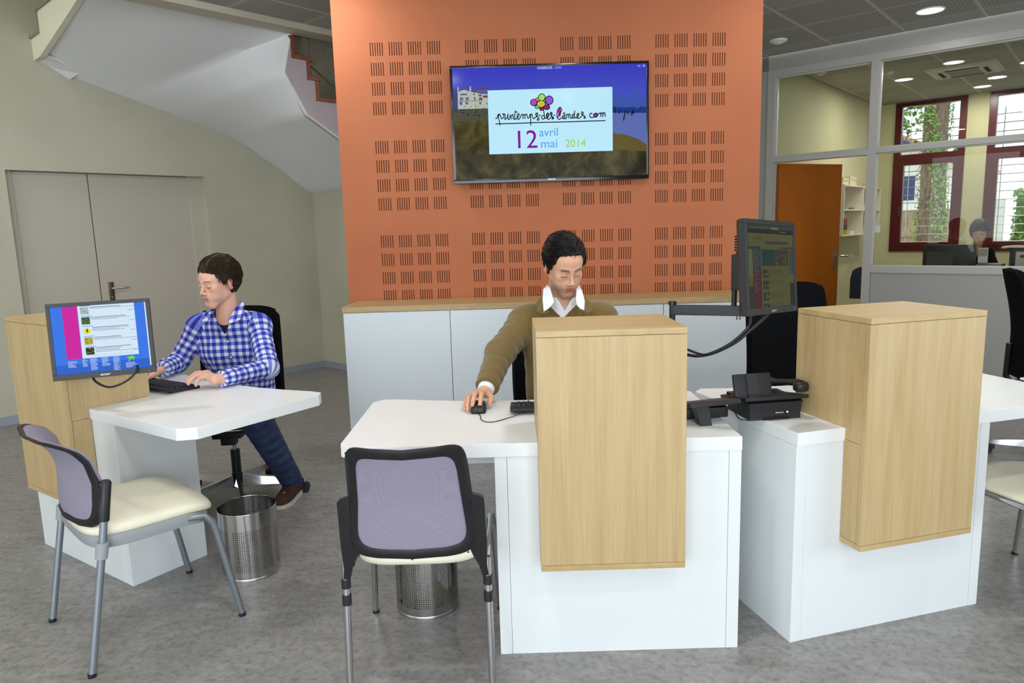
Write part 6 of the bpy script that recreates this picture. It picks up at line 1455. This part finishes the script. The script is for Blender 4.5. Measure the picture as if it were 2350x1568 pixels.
# collar flaps of the shirt and the sweater's polo collar
wc = bpy.data.materials['white_cotton']
def fl(name, P, m, th=.0035): return sheetpoly(name, P, th, m, pc, SEAT_C)
fl('shirt_collar', [(.166, 3.13, 1.208), (.143, 3.075, 1.192), (.137, 3.03, 1.152), (.140, 3.015, 1.102), (.162, 3.002, 1.117), (.184, 2.998, 1.142), (.179, 3.02, 1.170), (.172, 3.06, 1.200)], wc)
fl('shirt_collar', [(.300, 3.12, 1.208), (.312, 3.07, 1.180), (.318, 3.03, 1.140), (.313, 3.01, 1.103), (.297, 3.002, 1.110), (.282, 2.998, 1.126), (.279, 3.005, 1.148), (.286, 3.06, 1.196)], wc)
fl('sweater_collar', [(.138, 3.09, 1.160), (.112, 3.075, 1.135), (.112, 3.04, 1.098), (.135, 3.02, 1.090), (.165, 3.008, 1.098), (.150, 3.02, 1.125)], SW, .006)
fl('sweater_collar', [(.322, 3.085, 1.155), (.350, 3.07, 1.128), (.352, 3.035, 1.094), (.325, 3.018, 1.086), (.292, 3.006, 1.098), (.308, 3.02, 1.122)], SW, .006)

# ---------------------------------------------------------------- the man in the checked shirt
SEAT_L = (-1.577, 3.838, 0)
Rl = rotm(math.radians(-31), math.radians(11), math.radians(-2)); Hl = (-1.512, 3.665, 1.226)
fwl = Vector((.06, -.985, .14)).normalized(); sdl = Vector((.992, .12, 0)).normalized()
JL = dict(fwd=tuple(fwl), side=tuple(sdl), pelvis=(-1.515, 3.87, .585), waist=(-1.50, 3.845, .72), chest=(-1.508, 3.775, .868), neck=(-1.502, 3.735, 1.028),
          shR=(-1.668, 3.745, .982), shL=(-1.358, 3.765, .978), armR=((-1.775, 3.70, .812), (-1.772, 3.500, .808)), armL=((-1.245, 3.535, .795), (-1.372, 3.262, .800)),
          legR=((-1.60, 3.87, .55), (-1.735, 3.47, .56), (-1.775, 3.54, .10)), legL=((-1.43, 3.87, .55), (-1.335, 3.52, .555), (-1.262, 3.822, .105)), neckdir=(-.03, -.2, .97), vback=-.02)
skL = skin_mat('fair_skin', (216, 168, 146))
F = Field(axis(-1.92, -1.12, .0075, [(-1.86, -1.74, .0035), (-1.60, -1.36, .0026)]), axis(3.14, 4.02, .0085, [(3.17, 3.52, .0030), (3.53, 3.80, .0030)]), axis(.03, 1.40, .0085, [(.76, .86, .0028), (1.09, 1.37, .0024)]))
torso(F, JL, -.012); legs(F, JL, -.012); arms(F, JL, -.006)
for s, toe in (('R', (-1.785, 3.40, .035)), ('L', (-1.280, 3.70, .035))): add(F, cone(V3(JL['leg'+s][2])-V3((0, 0, .02)), toe, .028, .020), .01)
add(F, cone(V3(JL['neck'])-V3((0, 0, .05)), V3(Hl)+Rl @ V3((0, -.028, -.055)), .062, .052), .03)
head(F, Hl, Rl, .95)
wl = (-1.392, 3.240, .803)
fL = [[(-1.448, 3.298, .826), (-1.490, 3.296, .826), (-1.514, 3.276, .812), (-1.527, 3.262, .795)], [(-1.452, 3.280, .829), (-1.494, 3.270, .828), (-1.517, 3.252, .812), (-1.527, 3.238, .794)],
      [(-1.449, 3.262, .826), (-1.482, 3.240, .822), (-1.500, 3.222, .806), (-1.507, 3.212, .791)], [(-1.440, 3.246, .818), (-1.460, 3.224, .812), (-1.466, 3.209, .798), (-1.467, 3.200, .785)]]
tL = [(-1.412, 3.278, .802), (-1.448, 3.318, .798), (-1.478, 3.330, .790)]
fn, lo, hi = hand(F, wl, fL, tL); group(F, fn, lo, hi, .012); add(F, cone(JL['armL'][1], wl, .025, .023), .012)
wr = (-1.785, 3.468, .803)
fRr = [[(-1.800+.012*i*-1, 3.405+.006*i, .815), (-1.815-.014*i, 3.370+.008*i, .818), (-1.822-.015*i, 3.348+.009*i, .806), (-1.826-.016*i, 3.336+.009*i, .792)] for i in range(4)]
fn, lo, hi = hand(F, wr, fRr, [(-1.775, 3.44, .797), (-1.778, 3.405, .793), (-1.786, 3.378, .788)]); group(F, fn, lo, hi, .012)
pl, pos = field_obj('person', F, skL, None, SEAT_L, 1)
tag(pl, 'young man in a blue and white checked shirt, typing at the left desk', 'person')
paint(pl, pos, Hl, Rl, (218, 170, 148), (190, 98, 104), (74, 54, 38), 0, .8, browt=.9, hands=[([f[3] for f in fL], [f[0] for f in fL]+[f[1] for f in fL])])
HAIRL = mat('dark_brown_hair', (44, 33, 20), .5, spec=.25)
hair_obj('hair', Hl, Rl, HAIRL, pl, SEAT_L, front=.074, sides=.002, vol=.026, seed=4, back=-.085, sweep=(.9, .1), n_tuft=5200, tl=.028)
GING = gingham()
F = Field(axis(-1.73, -1.28, .006, []), axis(3.58, 3.98, .006, []), axis(.60, 1.10, .005, []))
torso(F, JL, .004); add(F, cone(V3(JL['neck'])-V3((0, 0, .04)), V3(JL['neck'])+V3((0, -.012, .035)), .070, .062), .02)
add(F, cone(V3(JL['neck'])+V3((0, -.055, .028)), V3(JL['neck'])+V3((0, -.06, .16)), .052, .09), .004, True); below(F, .66)
field_obj('tee_shirt', F, mat('black_tee_cotton', (18, 18, 21), .9), pl, SEAT_L, 1)
F = Field(axis(-1.90, -1.12, .0056, []), axis(3.20, 4.02, .0056, [(3.24, 3.36, .0045)]), axis(.47, 1.12, .0054, []))
torso(F, JL, .012, .045, (.003, .12, .3)); arms(F, JL, .011, .025, (.0045, .060, 1.4), 1.0); add(F, cone(V3(JL['neck'])-V3((0, 0, .04)), V3(JL['neck'])+V3((0, .006, .05)), .080, .064), .02)
add(F, cone(V3(JL['neck'])+V3((0, -.02, .03)), V3(JL['neck'])+V3((0, -.03, .14)), .060, .09), .006, True)
vcut(F, JL, (-1.497, 3.62, .955), .48, 0); below(F, .50)
for key in ('armR', 'armL'): cutend(F, JL[key][0], JL[key][1], .004)
shirt, pos = field_obj('shirt', F, GING, pl, SEAT_L, 1)
bones = [('t', JL['pelvis'], JL['chest'], .13), ('t', JL['chest'], JL['neck'], .12), ('t', V3(JL['chest'])+V3((-.08, 0, .04)), V3(JL['chest'])+V3((.08, 0, .04)), .115),
         ('u', JL['shR'], JL['armR'][0], .06), ('f', JL['armR'][0], JL['armR'][1], .045), ('u', JL['shL'], JL['armL'][0], .06), ('f', JL['armL'][0], JL['armL'][1], .045)]
cloth_uv(shirt, pos, [(k_, a_, b_, r_-(.012 if k_ == 't' else 0)) for k_, a_, b_, r_ in bones], (-1.50, 3.7, 0), tuple(sdl))
wv = lambda ox, oz, a: (lambda co: ((co.x-ox)*math.cos(a)-(co.z-oz)*math.sin(a), (co.x-ox)*math.sin(a)+(co.z-oz)*math.cos(a), 0))
def flL(P, a): return sheetpoly('shirt_collar', P, .0035, GING, pl, SEAT_L, weave=wv(P[0][0], P[0][2], a))
flL([(-1.560, 3.70, 1.100), (-1.588, 3.665, 1.082), (-1.590, 3.62, 1.055), (-1.572, 3.602, 1.040), (-1.556, 3.598, 1.032), (-1.548, 3.602, 1.045), (-1.556, 3.64, 1.082)], .5)
flL([(-1.432, 3.73, 1.122), (-1.398, 3.70, 1.112), (-1.388, 3.65, 1.075), (-1.388, 3.615, 1.045), (-1.415, 3.600, 1.028), (-1.445, 3.596, 1.022), (-1.455, 3.605, 1.036), (-1.440, 3.66, 1.085)], -.1)
for z, x in ((.915, -1.497), (.830, -1.492), (.955, -1.497)):
    y = None
    cand = pos[(np.abs(pos[:, 0]-x) < .006) & (np.abs(pos[:, 2]-z) < .006)]; y = cand[:, 1].min()
    b = MB(); b.tube([(x-SEAT_L[0], y-SEAT_L[1]-.0035, z), (x-SEAT_L[0], y-SEAT_L[1]+.002, z)], .0055, 14); b.obj('shirt_button', mat('button_white_%d' % int(z*1000), (214, 212, 208), .3), shirt, 40)
JEAN = mat('dark_blue_denim', (30, 44, 78), .85); mp = texco(JEAN); t_ = noise(JEAN, mp, 14, 5, .6); r_ = ramp(JEAN, t_.outputs[0], [(.3, (22, 33, 62)), (.7, (44, 62, 98))]); JEAN.node_tree.links.new(r_.outputs[0], JEAN.node_tree.nodes['Principled BSDF'].inputs['Base Color'])
F = Field(axis(-1.80, -1.14, .007, []), axis(3.34, 4.03, .007, []), axis(.07, .72, .0065, []))
for s in (-1, 1): add(F, cone(V3(JL['pelvis'])+V3((s*.06, 0, -.02)), V3(JL['pelvis'])+V3((s*.06, 0, .05)), .110, .10), .03)
legs(F, JL, .012, .03, (.005, .07, .8)); kn, an = JL['legL'][1:]; add(F, cone(V3(kn)+V3((.0, .02, -.02)), V3(an)+V3((0, -.005, -.03)), .082, .054, None, (.004, .06, .3)), .03); below(F, .058); field_obj('jeans', F, JEAN, pl, SEAT_L, 1)
BRS = mat('brown_suede', (64, 38, 28), .9); SOLE = mat('white_rubber_sole', (206, 200, 186), .6)
shoe('shoe', (-1.262, 3.822, 0), (-1.284, 3.66, 0), BRS, SOLE, pl, SEAT_L, mat('dark_lace', (30, 20, 16), .7))
shoe('shoe', (-1.777, 3.55, 0), (-1.785, 3.40, 0), BRS, SOLE, pl, SEAT_L)

# ---------------------------------------------------------------- the woman behind the glass
hw = SN(1.60, 1.85, 0); Rw = rotm(math.radians(-37), math.radians(6), 0); Hw = (hw.x, hw.y, 1.275); SEAT_W = (hw.x, hw.y+.12, 0)
q_ = lambda dx, dy, z: (hw.x+dx, hw.y+dy, z)
JW = dict(fwd=(.1, -.99, .05), side=(.995, .1, 0), pelvis=q_(0, .14, .58), waist=q_(0, .13, .72), chest=q_(.01, .11, .93), neck=q_(0, .07, 1.105), shR=q_(-.155, .09, 1.06), shL=q_(.165, .10, 1.06),
          armR=(q_(-.2, -.02, .80), q_(-.12, -.24, .80)), armL=(q_(.22, -.02, .80), q_(.14, -.22, .80)), legR=(q_(-.09, .14, .55), q_(-.1, -.25, .55), q_(-.1, -.25, .10)), legL=(q_(.09, .14, .55), q_(.1, -.25, .55), q_(.1, -.25, .10)), neckdir=(0, -.2, .97), vback=-.02)
F = Field(axis(hw.x-.32, hw.x+.34, .0085, [(hw.x-.09, hw.x+.09, .004)]), axis(hw.y-.42, hw.y+.30, .0085, [(hw.y-.13, hw.y+.12, .004)]), axis(.04, 1.42, .0085, [(1.13, 1.42, .0035)]))
torso(F, JW, -.018); legs(F, JW, -.015); arms(F, JW, -.008); add(F, cone(V3(JW['neck'])-V3((0, 0, .04)), V3(Hw)+Rw @ V3((0, -.026, -.055)), .052, .046), .03); head(F, Hw, Rw, .92)
for s, w in (('R', JW['armR'][1]), ('L', JW['armL'][1])):
    mkf = [[(w[0]-.027+.018*i, w[1]-.07, w[2]+.012), (w[0]-.028+.019*i, w[1]-.10, w[2]+.014), (w[0]-.029+.02*i, w[1]-.122, w[2]+.004), (w[0]-.03+.02*i, w[1]-.135, w[2]-.008)] for i in range(4)]
    sg = 1 if s == 'R' else -1; fn, lo, hi = hand(F, w, mkf, [(w[0]+sg*.03, w[1]-.02, w[2]), (w[0]+sg*.045, w[1]-.055, w[2]-.004), (w[0]+sg*.048, w[1]-.085, w[2]-.008)]); group(F, fn, lo, hi, .012)
for s in 'RL': add(F, cone(JW['leg'+s][2], V3(JW['leg'+s][2])+V3((0, -.12, -.055)), .03, .024), .02)
pw, pos = field_obj('person', F, skin_mat('woman_skin', (206, 158, 128)), None, SEAT_W, 1)
tag(pw, 'woman with short dark hair sitting behind the glass and the office monitor', 'person'); paint(pw, pos, Hw, Rw, (206, 158, 130), (180, 90, 92), (60, 40, 30), 0, .6)
hair_obj('hair', Hw, Rw, mat('dark_auburn_hair', (44, 24, 16), .42, spec=.4), pw, SEAT_W, front=.036, sides=-.060, vol=.032, seed=6, back=-.10, sweep=(.5, .1), n_tuft=1500, tl=.03, female=True)
F = Field(axis(hw.x-.32, hw.x+.34, .009, []), axis(hw.y-.36, hw.y+.30, .009, []), axis(.46, 1.12, .009, []))
torso(F, JW, .010); arms(F, JW, .008); add(F, cone(V3(JW['neck'])+V3((0, -.02, .02)), V3(JW['neck'])+V3((0, -.03, .14)), .055, .09), .006, True); vcut(F, JW, q_(0, -.02, .93), .42, 0); below(F, .5)
for key in ('armR', 'armL'): cutend(F, JW[key][0], JW[key][1], -.01)
field_obj('jacket', F, mat('black_jacket', (16, 16, 17), .9), pw, SEAT_W, 1)
F = Field(axis(hw.x-.2, hw.x+.2, .009, []), axis(hw.y-.1, hw.y+.30, .009, []), axis(.6, 1.12, .009, []))
torso(F, JW, -.004); add(F, cone(V3(JW['neck'])+V3((0, -.04, .0)), V3(JW['neck'])+V3((0, -.05, .14)), .060, .09), .006, True); field_obj('blouse', F, mat('grey_blue_blouse', (128, 134, 158), .85), pw, SEAT_W, 1)
F = Field(axis(hw.x-.25, hw.x+.25, .010, []), axis(hw.y-.36, hw.y+.30, .010, []), axis(.06, .70, .010, [])); legs(F, JW, .004); below(F, .1)
for s in (-1, 1): add(F, cone(V3(JW['pelvis'])+V3((s*.06, 0, -.02)), V3(JW['pelvis'])+V3((s*.06, 0, .05)), .105, .095), .03)
field_obj('trousers', F, bpy.data.materials['dark_trousers'], pw, SEAT_W, 1)
for s in 'RL': an = JW['leg'+s][2]; shoe('shoe', an, (an[0], an[1]-.2, 0), DKS, DKS, pw, SEAT_W)
b = MB(); e_ = V3(Hw)+Rw @ V3((.079, .0, -.034)); b.sphere(tuple((e_-V3(SEAT_W)).tolist()), .004, u=8, v=6); b.obj('earring', CHROME, pw)
office_chair('black office chair under the woman behind the glass', (hw.x, hw.y+.14, 0), math.radians(185), .98, .49)
